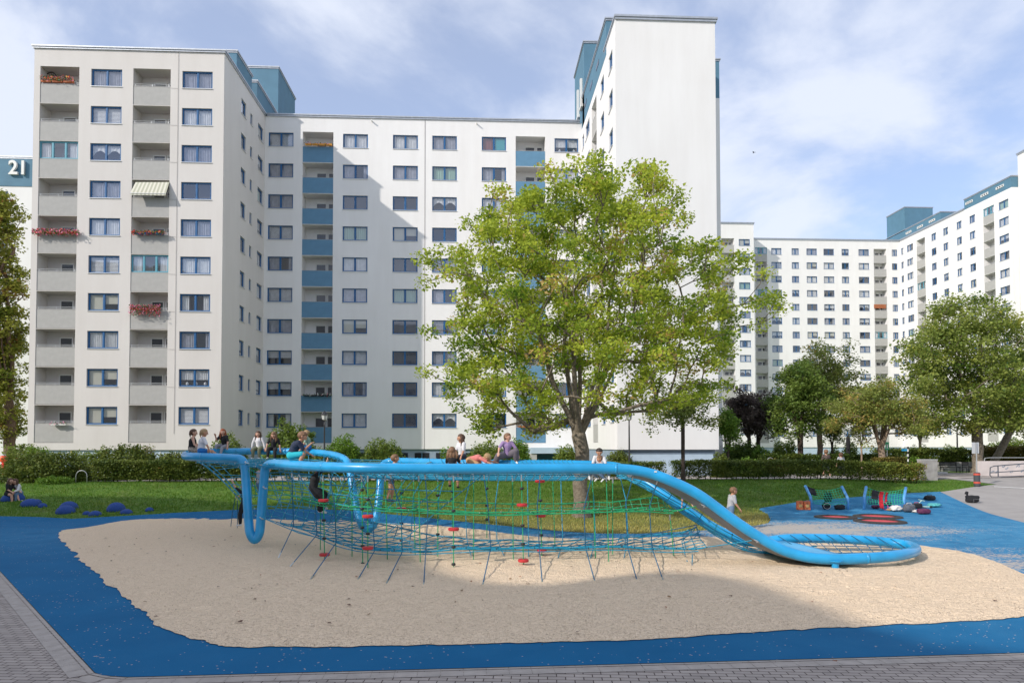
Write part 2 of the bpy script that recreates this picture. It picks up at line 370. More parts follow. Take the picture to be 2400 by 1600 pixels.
# left block
Bl = thing('apartment_building', 'beige ten-storey apartment block on the left with grey balconies, nearest of the left buildings', 'building', (0, 0, 0))
b = MB(); WL = [MT['beige'], MT['room'], MT['metal'], MT['roof']]
cols = ncols([(275, 541), (622, 832), (908, 1163), (1242, 1448)], 460, YL, 0, 0, 2.904, ['log', 'win', 'log', 'win'])
build_front(Bl, b, cols, (0, YL), 0, XL, XR, ZB, ZTOP, ZW, 10, 'grey', 1.3, glazed={(0, 2), (2, 5)},
            special={(1, 0): 'sheergrey', (1, 2): 'scallop', (1, 4): 'sheer', (1, 5): 'blind', (1, 6): 'roller', (1, 7): 'sheer', (1, 8): 'roller', (1, 9): 'roller', (3, 1): 'sheer', (3, 2): 'sheergrey', (3, 3): 'none', (3, 4): 'sheergrey', (3, 6): 'drapes', (3, 7): 'half', (3, 8): 'plants', (3, 9): 'blind'})
def sidecol(pairs, y, X, ox, oy, s, sgn):
    o = []
    for a, e in pairs:
        ya, ye = atX(ox+a/s, oy+y/s, X).y, atX(ox+e/s, oy+y/s, X).y; o.append((min(sgn*ya, sgn*ye), max(sgn*ya, sgn*ye)))
    return o
# east wall of the left block (faces +x): u = y, rz = 90 deg
sc = sidecol([(1643, 1675), (1705, 1719), (1758, 1793)], 800, XR, 0, 0, 2.904, 1)
ops = []
for r in range(10):
    for ci, (a, e) in enumerate(sc):
        hh = .95 if ci == 1 else 1.25; zt = ZW-FL*r - (.15 if ci == 1 else 0)
        ops.append((a, e, zt-hh, zt, 'win'))
P = facade(b, (XR, 0), PI/2, YL, YM+12, ZB, ZTOP, ops)
for a, e, l, h, k in ops: window(Bl, P((a+e)/2, 0, l), PI/2, e-a, h-l, None, 'frame', 1)
boxclosed(b, XL, XR, YL, YM+12, ZB, ZTOP, 0, 'frt'); b.quad((XL, YL, ZTOP), (XR, YL, ZTOP), (XR, YM+12, ZTOP), (XL, YM+12, ZTOP), 3)
b.quad((XL, YL, ZB), (XL, YM, ZB), (XR, YM, ZB), (XR, YL, ZB), 0)
b.build('wall', WL, Bl)
b = MB(); cap(b, XL, XR, YL, YM+12, ZTOP, 0); b.build('roof_edge', [MT['metal']], Bl)
b = MB(); b.box(XL+.12, XR-.12, YL+.15, YM, G0-.3, ZB-.002)
for i in range(12): x = XL+.6+i*1.1; b.box(x, x+.06, YL+.11, YL+.148, G0, ZB-.1, 1)
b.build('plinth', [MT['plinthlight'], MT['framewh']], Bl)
def penthouse(B, x0, x1, y0, y1, z1, z0=ZTOP+.05, vents=(), rz=0):
    b = MB(); boxclosed(b, x0, x1, y0, y1, z0, z1); cap(b, x0, x1, y0, y1, z1, 1, .05, .22)
    o = b.build('roof_housing', [MT['bluegrey'], MT['metal']], B)
    return o
XRb = XR-.02
def pen2(B, X, n, f, x0, x1, z0=None, dz=0):      # near top corner n, far top corner f (photo), flush with the wall plane x = X
    p = atX(n[0], n[1], X); q = atX(f[0], f[1], X) if isinstance(f, tuple) else Vector((X, f, 0))
    penthouse(B, x0, x1, p.y, q.y, p.z, z0 if z0 is not None else ZTOP+.05); return p
pen2(Bl, XRb, (555, 124.6), (590.6, 165), -24.3, XRb); pen2(Bl, XRb, (602.6, 194.6), (650.8, 250), -20.3, XRb); pen2(Bl, XRb, (652.6, 161.8), (691.5, 230), -21.9, XRb)
# cable running down the left front
b = MB(); xc = X_(1213/2.904, 600/2.904, YL); b.tube([(xc, YL-.03, ZTOP), (xc, YL-.03, ZB+1.2)], .012, 5)
for r in range(9): b.tube([(xc, YL-.03, ZW-FL*r-1.35), (cols[2][1], YL-.03, ZW-FL*r-1.33)], .008, 4)
b.build('cable', MT['cable'], Bl)
# middle block
Bm = thing('apartment_building', 'wide white apartment block in the middle with blue balconies, partly in shadow', 'building')
b = MB()
cm = ncols([(85, 255), (318, 527), (592, 762), (932, 1102), (1200, 1367), (1537, 1702), (1767, 1968), (2032, 2194)], 370, YM, 600, 200, 2.904, ['win', 'log', 'win', 'win', 'win', 'win', 'log', 'win'])
build_front(Bm, b, cm, (0, YM), 0, XR+.003, XT-.003, ZB, ZTOP, ZW, 10, 'bluepanel', 1.27, glazed={},
            special={(0, 0): 'blind', (0, 1): 'sheergrey', (0, 2): 'sheergrey', (0, 3): 'blind', (0, 4): 'half', (0, 5): 'blind', (0, 7): 'blindhalf', (0, 8): 'blindhalf', (2, 0): 'sheer', (2, 1): 'half', (2, 2): 'none', (2, 3): 'green', (2, 4): 'sheer', (2, 5): 'sheergrey', (3, 0): 'sheer', (3, 1): 'sheergrey', (3, 2): 'none', (3, 3): 'roller', (3, 4): 'none', (3, 6): 'none', (3, 8): 'none', (4, 0): 'sheergrey', (4, 1): 'green', (4, 3): 'none', (5, 0): 'redteal', (5, 1): 'half', (7, 0): 'plants'})
boxclosed(b, XR+.003, XT-.003, YM, YM+12, ZB, ZTOP, 0, 'flrt'); b.quad((XR, YM, ZTOP-.01), (XT, YM, ZTOP-.01), (XT, YM+12, ZTOP-.01), (XR, YM+12, ZTOP-.01), 3)
b.quad((XR, YM, ZB), (XR, YM+1, ZB), (XT, YM+1, ZB), (XT, YM, ZB), 0)
b.build('wall', WM, Bm)
b = MB(); b.box(XR+.2, XT-.2, YM-.10, YM+.3, ZTOP, ZTOP+.13); b.box(XR+.2, XT-.2, YM-.16, YM+.36, ZTOP+.13, ZTOP+.24); b.build('roof_edge', [MT['metal']], Bm)
b = MB(); b.box(XR+.01, XT-.01, YM+.2, YM+.6, G0-.3, ZB-.002); xj = X_(600+1150/2.904, 400, YM)
for i in range(14):
    x = XR+2+i*1.9
    b.box(x, x+1.3, YM+.17, YM+.198, 1.9, 2.5, 1); b.box(x+.62, x+.68, YM+.15, YM+.169, 1.9, 2.5, 2)
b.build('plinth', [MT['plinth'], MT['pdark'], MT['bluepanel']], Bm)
b = MB(); b.box(xj-.03, xj+.03, YM-.02, YM-.001, ZB, ZTOP-.02); b.build('joint_strip', MT['cable'], Bm)
for px in (790, 1503):
    p = atY(600+px/2.904, 200+(247 if px < 1000 else 265)/2.904, YM); b = MB(); b.tube([p, p+Vector((0, -.35, -.02))], .06, 8); b.build('overflow_spout', MT['framewh'], Bm)
# entrance canopy of the middle block (under the right balconies)
p = atY(1243, 1060, 59.5); q = atY(1352, 1060, 59.5)
b = MB(); b.box(p.x, q.x, 58.6, YM+.1, 2.45, 2.95); b.box(p.x, p.x+.5, 58.7, YM, G0-.1, 2.449, 1); b.box(q.x-.3, q.x, 58.7, YM, G0-.1, 2.449, 1); b.box(p.x+.7, q.x-.4, YM-.2, YM+.1, G0-.1, 2.44, 2); b.build('entrance_porch', [MT['plinthlight'], MT['grey'], MT['bluepanel']], Bm)
# tower on the right
Bt = thing('apartment_building', 'tall narrow white gable end of the apartment tower behind the big tree', 'building')
b = MB(); k = 2.903
tcols = []
for (xa, xb, y, kd) in ((683, 658, 440, 'win'), (625, 602, 580, 'win'), (575, 541, 740, 'log'), (527, 500, 870, 'win'), (490, 478, 960, 'win')):
    ya, yb = atX(1200+xa/k, y/k, XT).y, atX(1200+xb/k, y/k, XT).y; tcols.append((-yb, -ya, kd))
build_front(Bt, b, tcols, (XT, 0), -PI/2, -YM-.0, -YT, ZB, ZTOP, ZW, 10, 'grey', 1.27)
boxclosed(b, XT, XT2, YT, YM+6, ZB, ZTOP, 0, 'lt'); b.quad((XT, YT, ZTOP), (XT2, YT, ZTOP), (XT2, YM+6, ZTOP), (XT, YM+6, ZTOP), 3); b.quad((XT, YT, ZB), (XT, YM, ZB), (XT2, YM, ZB), (XT2, YT, ZB), 0)
b.build('wall', WM, Bt)
b = MB(); b.box(XT-.02, XT2+.1, YT-.1, YT+4.2, ZTOP, ZTOP+.16); b.box(XT-.08, XT2+.16, YT-.16, YT+4.2, ZTOP+.16, ZTOP+.30); b.build('roof_edge', [MT['metal']], Bt)
b = MB(); xr2 = X_(1688, 400, 53); boxclosed(b, XT2-1, xr2, 53, 62, G0, ZTOP+1.2-3, 0, 't'); boxclosed(b, XT2-1, xr2, 53, 62, ZTOP+1.2-3, ZTOP+1.2, 1); cap(b, XT2-1, xr2, 53, 62, ZTOP+1.2, 2, .04, .2); b.build('rear_stair_wing', [MT['white'], MT['bluegrey'], MT['metal']], Bt)
XTb = XT-.01; d1 = pen2(Bt, XTb, (1420.5, 49), 61.0, XTb, XT2-.6, ZTOP-.6); d2 = pen2(Bt, XTb, (1368.8, 102), (1347, 150), XTb, 12.6, ZTOP-.6)
b = MB()
for y in (52.5, 55.6, 58.6): b.box(XT-.04, XT-.012, y, y+1.2, ZTOP+.5, ZTOP+.85)
b.build('vent', MT['pdark'], Bt)
b = MB()   # raised white figures on the stair tower, seen edge-on
for y in (d2.y+1.0, d2.y+3.0):
    b.box(XT-.22, XT-.02, y, y+.28, ZTOP+1.4, ZTOP+3.9); b.box(XT-.22, XT-.02, y-.35, y+.6, ZTOP+1.15, ZTOP+1.398)
b.build('house_number', MT['framewh'], Bt)
pa, pb = atY(1459, 1080, YT+.4), atY(1671, 1080, YT+.4)
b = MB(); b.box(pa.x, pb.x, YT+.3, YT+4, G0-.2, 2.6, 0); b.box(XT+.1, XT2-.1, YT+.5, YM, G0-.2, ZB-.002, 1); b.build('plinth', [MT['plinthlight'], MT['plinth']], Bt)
# building 21 far left
Bn = thing('apartment_building', 'white building with blue top band and the number 21 at the left edge', 'building')
YN = 80.0; b = MB(); za = atY(0, 367, YN).z; zb_ = atY(0, 436.5, YN).z
ops = [(X_(-2, 455, YN), X_(19, 455, YN), atY(0, 470, YN).z-2.8*i-.0, atY(0, 448, YN).z-2.8*i, 'win') for i in range(8)]
P = facade(b, (0, YN), 0, -75, -40, G0, zb_, ops)
for a, e, l, h, kd in ops: window(Bn, P((a+e)/2, 0, l), 0, e-a, h-l, 'none', 'frame', 1)
boxclosed(b, -75, -40, YN, YN+14, G0, zb_, 0, 'f'); b.build('wall', WM, Bn)
b = MB(); boxclosed(b, -75.05, -39.95, YN-.06, YN+14, zb_+.002, za-.25, 0); cap(b, -75, -40, YN, YN+14, za-.25, 1, .1, .3); b.build('roof_band', [MT['bluegrey'], MT['metal']], Bn)
def text(name, s, size, loc, rot, m, parent=None, ext=.02, align='CENTER', sx=1):
    c = bpy.data.curves.new(name, 'FONT'); c.body = s; c.size = size; c.extrude = ext; c.align_x = align; c.align_y = 'CENTER'; c.offset = size*.018
    o = bpy.data.objects.new(name, c); COL.objects.link(o); bpy.context.view_layer.update()
    me = bpy.data.meshes.new_from_object(o.evaluated_get(bpy.context.evaluated_depsgraph_get())); bpy.data.objects.remove(o)
    me.materials.clear(); me.materials.append(m); o = link(name, me, parent, loc, rot); o.scale = (sx, 1, 1); return o
p = atY(43, 395, YN-.25); text('house_number', '21', 2.25, p, (PI/2, 0, 0), MT['framewh'], Bn, .12, sx=.95)
# far complex
def far_block(label):
    return thing('apartment_building', label, 'building')
Bf = far_block('distant white apartment block facing the camera behind the right-hand trees'); b = MB()
cf = ncols([(492, 574), (603, 673), (742, 791), (843, 914), (959, 1030), (1082, 1131), (1197, 1268), (1300, 1386), (1424, 1460)], 420, YF, 1600, 450, 2.904, ['log', 'win', 'win', 'win', 'win', 'win', 'win', 'log', 'win'])
zf = 39.68+EYE; ztf = 41.33+EYE; XE = X_(1768, 700, 128.3)
build_front(Bf, b, cf, (0, YF), 0, XE-2, XF-.003, ZB, ztf, zf, 14, 'grey', 1.3, glazed={(0, 0), (0, 3), (7, 6)})
boxclosed(b, XE-2, XF-.003, YF, YF+12, ZB, ztf, 0, 'fr'); b.build('wall', WM, Bf)
b = MB(); cap(b, XE-2, XF, YF, YF+12, ztf, 0, .1, .35); b.build('roof_edge', [MT['metal']], Bf)
b = MB(); b.box(XE-2, XF-.2, YF+.2, YF+1, G0-.3, ZB-.002); b.build('plinth', [MT['plinthlight']], Bf)
Be = far_block('distant white block beside the tower, seen through the tree, with its own balconies'); b = MB(); YE = 128.3
ce = ncols([(262, 350), (382, 458)], 330, YE, 1600, 450, 2.904, ['log', 'win'])
build_front(Be, b, ce, (0, YE), 0, 38, XE, ZB, 42.8+EYE, 39.9+EYE, 14, 'grey', 1.3)
boxclosed(b, 38, XE, YE, YF+12, ZB, 42.8+EYE, 0, 'f'); b.build('wall', WM, Be); b = MB(); cap(b, 38, XE, YE, YF+12, 42.8+EYE, 0, .1, .35); b.build('roof_edge', [MT['metal']], Be)
b = MB(); b.box(38, XE-.1, YE+.2, YE+1, G0-.3, ZB-.002); b.build('plinth', [MT['plinth']], Be)
YC = atX(2371.3, 450, XF).y; YC2 = atX(2259.4, 471, XF).y
Bg = far_block('distant white wing running towards the camera at the right edge'); b = MB(); k = 2.904
rc = []
for xa, xb, y, kd in ((1486, 1503, 400, 'win'), (1526, 1568, 400, 'win'), (1592, 1650, 400, 'log'), (1692, 1725, 310, 'win'), (1772, 1806, 270, 'win'), (1864, 1898, 230, 'win'), (1951, 1990, 190, 'win'), (2046, 2120, 200, 'log'), (2150, 2217, 100, 'win')):
    ya, yb = atX(1600+xa/k, 450+y/k, XF).y, atX(1600+xb/k, 450+y/k, XF).y; rc.append((-ya, -yb, kd))
build_front(Bg, b, rc, (XF, 0), -PI/2, -YF, -YC, ZB, ztf, zf+.1, 14, 'grey', 1.3, glazed={(2, 3), (7, 0)})
boxclosed(b, XF, 118, YC, YF+12, ZB, ztf, 0, 'l'); b.quad((XF, YF+12, ZB), (XF, YF, ZB), (XF, YF, ztf), (XF, YF+12, ztf)); b.build('wall', WM, Bg)
b = MB(); b.box(XF-.1, XF+.3, YC2, YF-.2, ztf, ztf+.15); b.box(XF-.16, XF+.3, YC2, YF-.2, ztf+.15, ztf+.35); b.build('roof_edge', [MT['metal']], Bg)
b = MB(); b.box(XF+.2, XF+1, YC+.2, YF, G0-.3, ZB-.002); b.build('plinth', [MT['plinthlight']], Bg)
zz0 = ztf+.02
XFb = XF+.02; pf = atX(2120.7, 487, XFb); pen2(Bg, XFb, (2120.7, 487), (2078.7, 513), XFb-.05, atY(2186, 488, pf.y).x, zz0)
p2 = pen2(Bg, XFb, (2204.3, 498), YF+18, XFb, XFb+14, zz0); penthouse(Bg, XFb, XFb+25, YC+.02, YC2, atX(2371, 413.7, XFb).z, zz0)
b = MB()
for y in (YC+1.6, YC+5, YC+8.6, p2.y+1.5, p2.y+5, p2.y+8.5):
    b.box(XF-.05, XF+.018, y, y+1.7, ztf+.75, ztf+1.15, 0)
    for j in range(3): b.box(XF-.06, XF-.045, y+.15+j*.5, y+.45+j*.5, ztf+.85, ztf+1.05, 1)
b.build('vent', [MT['framewh'], MT['pdark']], Bg)
Bh = far_block('tall white block cut by the right edge of the photo, tallest of the distant ones'); b = MB()
XH = atY(2385, 400, YC).x; zh = atY(2385, 365, YC).z; ops = [(-YC+1.7, -YC+3.2, zh-3-2.8*i-1.3, zh-3-2.8*i, 'win') for i in range(15)]
P = facade(b, (XH, 0), -PI/2, -YC+.05, -YC+16, G0, zh, ops)
for a, e, l, h, kd in ops: window(Bh, P((a+e)/2, 0, l), -PI/2, e-a, h-l, None)
boxclosed(b, XH, XH+16, YC-16, YC-.05, G0, zh, 0, 'l'); b.build('wall', WM, Bh); b = MB(); cap(b, XH, XH+16, YC-16, YC-.05, zh, 0, .1, .35); b.build('roof_edge', [MT['metal']], Bh)
# unseen block behind the camera, added and shaped to shade the play area
Bc = thing('apartment_building', 'unseen white apartment block behind the viewpoint, shaped to cast the shade on the play area', 'building'); b = MB(); zs = 28.0
def rectb(x0, x1, y0, y1, z1):
    boxclosed(b, x0, x1, y0, y1, 0, z1)
SH = (zs)/1.098; ox, oy = -1.435*SH, -1.0*SH
b.quad((0, 0, 0), (0, 0, 0), (0, 0, 0), (0, 0, 0)); b = MB()
ol = [(-60, 38), (-14, 35), (-9, 32.5)]+[tuple(atZ(x, y)[:2]) for x, y in ((800, 1190), (885, 1222), (950, 1290), (1040, 1342), (1150, 1368), (1300, 1374), (1450, 1352), (1560, 1342), (1646, 1346), (1740, 1360), (1825, 1384), (1920, 1416), (2003, 1454), (2060, 1482), (2200, 1512))]+[(9.6, 9.2), (30, 8.6)]; ol.sort()
ol = [(x+ox, y+oy) for x, y in ol]; k = len(ol)   # roofline set back towards the sun from the shade edge it has to cast
for i in range(k-1):
    (x0, y0), (x1, y1) = ol[i], ol[i+1]
    b.add([(x1, y1, 0), (x0, y0, 0), (x0, y0, zs), (x1, y1, zs)], [(0, 1, 2, 3)]); b.add([(x0, y0, zs), (x0, -70, zs), (x1, -70, zs), (x1, y1, zs)], [(0, 1, 2, 3)])
b.quad((ol[0][0], ol[0][1], 0), (ol[0][0], -70, 0), (ol[0][0], -70, zs), (ol[0][0], ol[0][1], zs)); b.quad((ol[-1][0], -70, 0), (ol[-1][0], ol[-1][1], 0), (ol[-1][0], ol[-1][1], zs), (ol[-1][0], -70, zs)); b.quad((ol[0][0], -70, 0), (ol[-1][0], -70, 0), (ol[-1][0], -70, zs), (ol[0][0], -70, zs))
b.build('wall', WM, Bc)
for i, x in enumerate((ol[-2][0]+3, ol[-2][0]+8, ol[-2][0]+13, ol[-2][0]+18)):
    for r in range(9):
        y = ol[-2][1]+(ol[-1][1]-ol[-2][1])*(x-ol[-2][0])/22-.0
        o = link('window', frame_mesh(2.3, 1.3), Bc, (x, y+.2, 2.2+2.8*r), (0, 0, PI)); link('pane', pane_mesh(2.3, 1.3), o); link('curtain', curtain_mesh(2.3, 1.3, 'sheer'), o)
# ------------------------------------------------------------------ ground
def fbm(x, y, z=0, o=3):
    return mnoise.fractal(Vector((x, y, z)), 1.0, 2.0, o)
def gmat(name, kind):
    m = bpy.data.materials.new(name); m.use_nodes = True; t = m.node_tree; b = t.nodes['Principled BSDF']; b.inputs['Specular IOR Level'].default_value = .25
    tcn = N(t, 'ShaderNodeTexCoord'); O = tcn.outputs['Object']
    def nz(sc, det=4, rough=.5, sx=(1, 1, 1)):
        mpn = N(t, 'ShaderNodeMapping'); mpn.inputs['Scale'].default_value = sx; t.links.new(O, mpn.inputs[0])
        n = N(t, 'ShaderNodeTexNoise'); n.inputs['Scale'].default_value = sc; n.inputs['Detail'].default_value = det; n.inputs['Roughness'].default_value = rough; t.links.new(mpn.outputs[0], n.inputs[0]); return n.outputs[0]
    def rng(v, a, e, c=0., d=1.):
        r = N(t, 'ShaderNodeMapRange'); r.inputs[1].default_value = a; r.inputs[2].default_value = e; r.inputs[3].default_value = c; r.inputs[4].default_value = d; t.links.new(v, r.inputs[0]); return r.outputs[0]
    def mix(f, A, B_):
        x = N(t, 'ShaderNodeMix', data_type='RGBA')
        t.links.new(f, x.inputs[0])
        for i, v in ((6, A), (7, B_)):
            if isinstance(v, tuple): x.inputs[i].default_value = (*v, 1)
            else: t.links.new(v, x.inputs[i])
        return x.outputs[2]
    def att(n): a = N(t, 'ShaderNodeAttribute'); a.attribute_name = n; return a.outputs['Fac']
    def bump(h, st, di, prev=None):
        u = N(t, 'ShaderNodeBump'); u.inputs['Strength'].default_value = st; u.inputs['Distance'].default_value = di; t.links.new(h, u.inputs['Height'])
        if prev: t.links.new(prev, u.inputs['Normal'])
        return u.outputs[0]
    b.inputs['Roughness'].default_value = .9
    if kind == 'sand':
        c = mix(rng(nz(48, 2), .36, .64), (.42, .285, .175), (.94, .72, .50)); c = mix(rng(nz(.8, 4), .35, .7), c, (.68, .50, .34))
        v = N(t, 'ShaderNodeTexVoronoi'); v.inputs['Scale'].default_value = 32; t.links.new(O, v.inputs[0]); c = mix(rng(v.outputs['Distance'], .0, .55), c, (.88, .68, .475))
        dk = nz(38, 1); c = mix(rng(dk, .71, .76), c, (.10, .055, .03))
        t.links.new(c, b.inputs['Base Color']); t.links.new(bump(v.outputs['Distance'], 1.0, .025, bump(nz(12, 3, .6, (.7, 1.4, 1)), .8, .06, bump(nz(4.2, 4, .6, (.8, 1.6, 1)), .75, .13))), b.inputs['Normal'])
    elif kind == 'rubber':
        c = mix(rng(nz(.6, 4), .3, .7), (.004, .105, .245), (.007, .13, .29)); c = mix(rng(nz(90, 1), .45, .7), c, (.003, .085, .215))
        sp = M(t, 'ADD', nz(16, 3, .6, (.5, 1, 1)), M(t, 'MULTIPLY', nz(1.1, 4, .65, (.35, 1, 1)), .55))
        msk = N(t, 'ShaderNodeMath', operation='GREATER_THAN'); t.links.new(M(t, 'ADD', sp, M(t, 'MULTIPLY', att('sandy'), .40)), msk.inputs[0]); msk.inputs[1].default_value = 1.055
        v = N(t, 'ShaderNodeTexVoronoi'); v.inputs['Scale'].default_value = 9; t.links.new(O, v.inputs[0])
        gr = M(t, 'MULTIPLY', M(t, 'LESS_THAN', v.outputs['Distance'], .12), M(t, 'GREATER_THAN', nz(.9, 3), .47))
        c = mix(M(t, 'MULTIPLY', att('sunlit_tint'), rng(nz(1.7, 4), .3, .7, .35, 1.0)), c, (.10, .33, .52))  # sunlit brightness of the rubber put into the colour as a faded lighter blue
        c = mix(M(t, 'MAXIMUM', M(t, 'MULTIPLY', msk.outputs[0], .72), M(t, 'MULTIPLY', gr, .7)), c, (.56, .45, .34)); t.links.new(c, b.inputs['Base Color']); b.inputs['Roughness'].default_value = .85; b.inputs['Specular IOR Level'].default_value = .12
        t.links.new(bump(nz(120, 2), .3, .01), b.inputs['Normal'])
    elif kind in ('paving', 'paving2'):
        mpn = N(t, 'ShaderNodeMapping'); mpn.inputs['Rotation'].default_value = (0, 0, .10 if kind == 'paving' else .62); t.links.new(O, mpn.inputs[0])
        br = N(t, 'ShaderNodeTexBrick'); br.inputs['Scale'].default_value = 1; br.inputs['Brick Width'].default_value = .24; br.inputs['Row Height'].default_value = .115; br.inputs['Mortar Size'].default_value = .008; br.inputs['Mortar Smooth'].default_value = .3
        br.inputs['Color1'].default_value = (.42, .365, .325, 1); br.inputs['Color2'].default_value = (.34, .295, .265, 1); br.inputs['Mortar'].default_value = (.075, .055, .05, 1); t.links.new(mpn.outputs[0], br.inputs[0])
        x = N(t, 'ShaderNodeMix', data_type='RGBA', blend_type='MULTIPLY'); x.inputs[0].default_value = .5; t.links.new(br.outputs[0], x.inputs[6]); t.links.new(rng(nz(2.2, 5), .3, .7, .7, 1.15), x.inputs[7]); t.links.new(x.outputs[2], b.inputs['Base Color'])
        t.links.new(bump(M(t, 'SUBTRACT', 1.0, br.outputs['Fac']), .6, .008), b.inputs['Normal'])
    elif kind == 'grass':
        c = mix(rng(nz(2.5, 5, .6), .35, .65), (.06, .13, .016), (.12, .21, .028)); c = mix(att('dry'), c, (.22, .19, .065)); c = mix(rng(nz(.5, 3), .55, .75, 0, .5), c, (.15, .13, .05))
        t.links.new(c, b.inputs['Base Color']); t.links.new(bump(nz(25, 4), .8, .06), b.inputs['Normal'])
    elif kind == 'asphalt':
        c = mix(rng(nz(1.1, 5), .3, .7), (.30, .28, .265), (.36, .335, .315)); t.links.new(c, b.inputs['Base Color']); t.links.new(bump(nz(80, 2), .3, .01), b.inputs['Normal'])
    elif kind == 'path':
        c = mix(rng(nz(1.5, 5), .3, .7), (.33, .29, .27), (.42, .38, .35)); t.links.new(c, b.inputs['Base Color'])
    return m
def sheet(name, poly, off, m, cell=.5, label=None, attr=None, zfun=None, xcell=None):
    bm = bmesh.new(); bm.faces.new([bm.verts.new((p[0], p[1], 0)) for p in poly]); bmesh.ops.triangulate(bm, faces=bm.faces[:])
    xs = [p[0] for p in poly]; ys = [p[1] for p in poly]; xcell = xcell or cell
    for ax, lo, hi, c in ((1, min(ys), max(ys), cell), (0, min(xs), max(xs), xcell)):
        k = math.floor(lo/c)+1
        while k*c < hi:
            v = k*c; co = (0, v, 0) if ax else (v, 0, 0); no = (0, 1, 0) if ax else (1, 0, 0)
            bmesh.ops.bisect_plane(bm, geom=bm.verts[:]+bm.edges[:]+bm.faces[:], plane_co=co, plane_no=no, dist=1e-5); k += 1
    for v in bm.verts: v.co.z = (zfun(v.co.x, v.co.y) if zfun else HT(v.co.x, v.co.y)) + off
    for f in bm.faces:
        if f.normal.z < 0: f.normal_flip()
        f.smooth = True
    bm.normal_update()
    for f in bm.faces:
        if f.normal.z < 0: f.normal_flip()
    me = bpy.data.meshes.new(name); bm.to_mesh(me); bm.free(); me.materials.append(m)
    if attr:
        a = me.attributes.new(attr[0], 'FLOAT', 'POINT'); a.data.foreach_set('value', [attr[1](v.co.x, v.co.y) for v in me.vertices])
    o = link(name, me); tag(o, label, None, None, 'structure'); return o
def gp(px, py): p = gh(px, py); return (p.x, p.y)
def inpoly(x, y, poly):
    c = False; j = len(poly)-1
    for i in range(len(poly)):
        xi, yi = poly[i]; xj, yj = poly[j]
        if (yi > y) != (yj > y) and x < (xj-xi)*(y-yi)/(yj-yi)+xi: c = not c
        j = i
    return c
def smooth_poly(P, n=6, amp=0.0, sc=1.5):
    out = []; k = len(P)
    for i in range(k):
        p0, p1, p2, p3 = [Vector((*P[(i+j-1) % k], 0)) for j in range(4)]
        for q in range(n):
            t = q/n; v = .5*((2*p1)+(p2-p0)*t+(2*p0-5*p1+4*p2-p3)*t*t+(3*p1-p0-3*p2+p3)*t**3)
            d = amp*(fbm(v.x*sc, v.y*sc, 3)+.6*fbm(v.x*4, v.y*4, 9)+.22*fbm(v.x*13, v.y*13, 5)); out.append((v.x+d, v.y+d))
    return out
# lawn terrain (fine near, coarse far)
def terrain():
    xs = sorted(set([-400, -200, -120, -80]+[x*1.0 for x in range(-60, 61)]+[80, 120, 200, 400])); ys = sorted(set([-100, -60, -30, -10, 0]+[y*.5 for y in range(10, 92)]+[50, 60, 80, 120, 200, 400, 900]))
    vs = [(x, y, HT(x, y)-.03) for y in ys for x in xs]; n = len(xs)
    b = MB(); b.add(vs, [(j*n+i, j*n+i+1, (j+1)*n+i+1, (j+1)*n+i) for j in range(len(ys)-1) for i in range(n-1)]); o = b.build('ground', gmat('grass_ground', 'grass'), smooth=True)
    def dry(x, y):
        d = math.exp(-((x-3.5)/9)**2)*max(0, 1-(y-24)/9) + .15*max(0, fbm(x*.3, y*.3)); d += .8*math.exp(-((x-12.5)**2+(y-27.5)**2)/10)
        return min(.85, max(0, d))
    a = o.data.attributes.new('dry', 'FLOAT', 'POINT'); a.data.foreach_set('value', [dry(v.co.x, v.co.y) for v in o.data.vertices]); tag(o, None, None, None, 'structure'); return dry
dryf = terrain()
rub_outer = [gp(*p) for p in ((-260, 1207), (0, 1209), (90, 1211), (170, 1215), (260, 1210), (400, 1201.5), (560, 1194), (700, 1192), (800, 1195), (900, 1203), (1010, 1214), (1120, 1226), (1220, 1235), (1310, 1244), (1400, 1249.5), (1500, 1250), (1600, 1245), (1700, 1239), (1772, 1231), (1801, 1225), (1806, 1218), (1800, 1205), (1779, 1193.5), (1783, 1190), (1886, 1173), (2040, 1162), (2110, 1156), (2203, 1151.5))]
rub_outer += [gp(2400, 1224), gp(2700, 1335), (14.6, 9.3), gp(2400, 1529), gp(1997, 1541.6), gp(1500, 1556), gp(600, 1579), gp(300, 1586), gp(262, 1585), gp(238, 1582), gp(223, 1577), gp(99.5, 1445), gp(0, 1337), gp(-260, 1120+0) if False else (-13.5, 17.6), (-22, 26)]
sand_px = [(138, 1258), (148, 1243), (206, 1235), (300, 1218), (403, 1209.5), (544, 1201), (640, 1197), (740, 1198), (830, 1203), (891, 1209), (1022, 1225), (1140, 1243), (1239, 1256.5), (1358, 1262.5), (1501, 1260), (1620, 1257), (1720, 1262), (1800, 1268), (1900, 1272), (2050, 1272), (2154, 1279), (2254, 1293), (2330, 1315), (2400, 1345), (2560, 1400), (2480, 1436), (2400, 1446), (2250, 1457), (2112, 1465), (1883, 1475), (1500, 1500), (1100, 1511), (800, 1516), (600, 1518), (523, 1515.6), (485, 1506.6), (383, 1473.5), (306, 1410), (214, 1335.7), (165, 1287)]
sand_poly = smooth_poly([gp(*p) for p in sand_px], 26, .07)
SPN = np.array(sand_poly)
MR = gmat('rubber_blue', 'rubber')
def sandy(x, y):
    v = 0.0
    v = max(v, math.exp(-((x-12)/6.5)**2-((y-24.5)/3.4)**2)*1.05)      # around the trampolines
    v = max(v, .78*math.exp(-((x-13.5)/3.5)**2-((y-17.5)/4)**2))
    v = max(v, .55*math.exp(-((x-1)/9)**2-((y-23.4)/1.2)**2)); v = max(v, .45*math.exp(-((x+6.4)/1.2)**2-((y-10)/1.2)**2))
    return v*.95
rub = sheet('rubber_surface', rub_outer, 0.0, MR, .5, None, ('sandy', sandy))
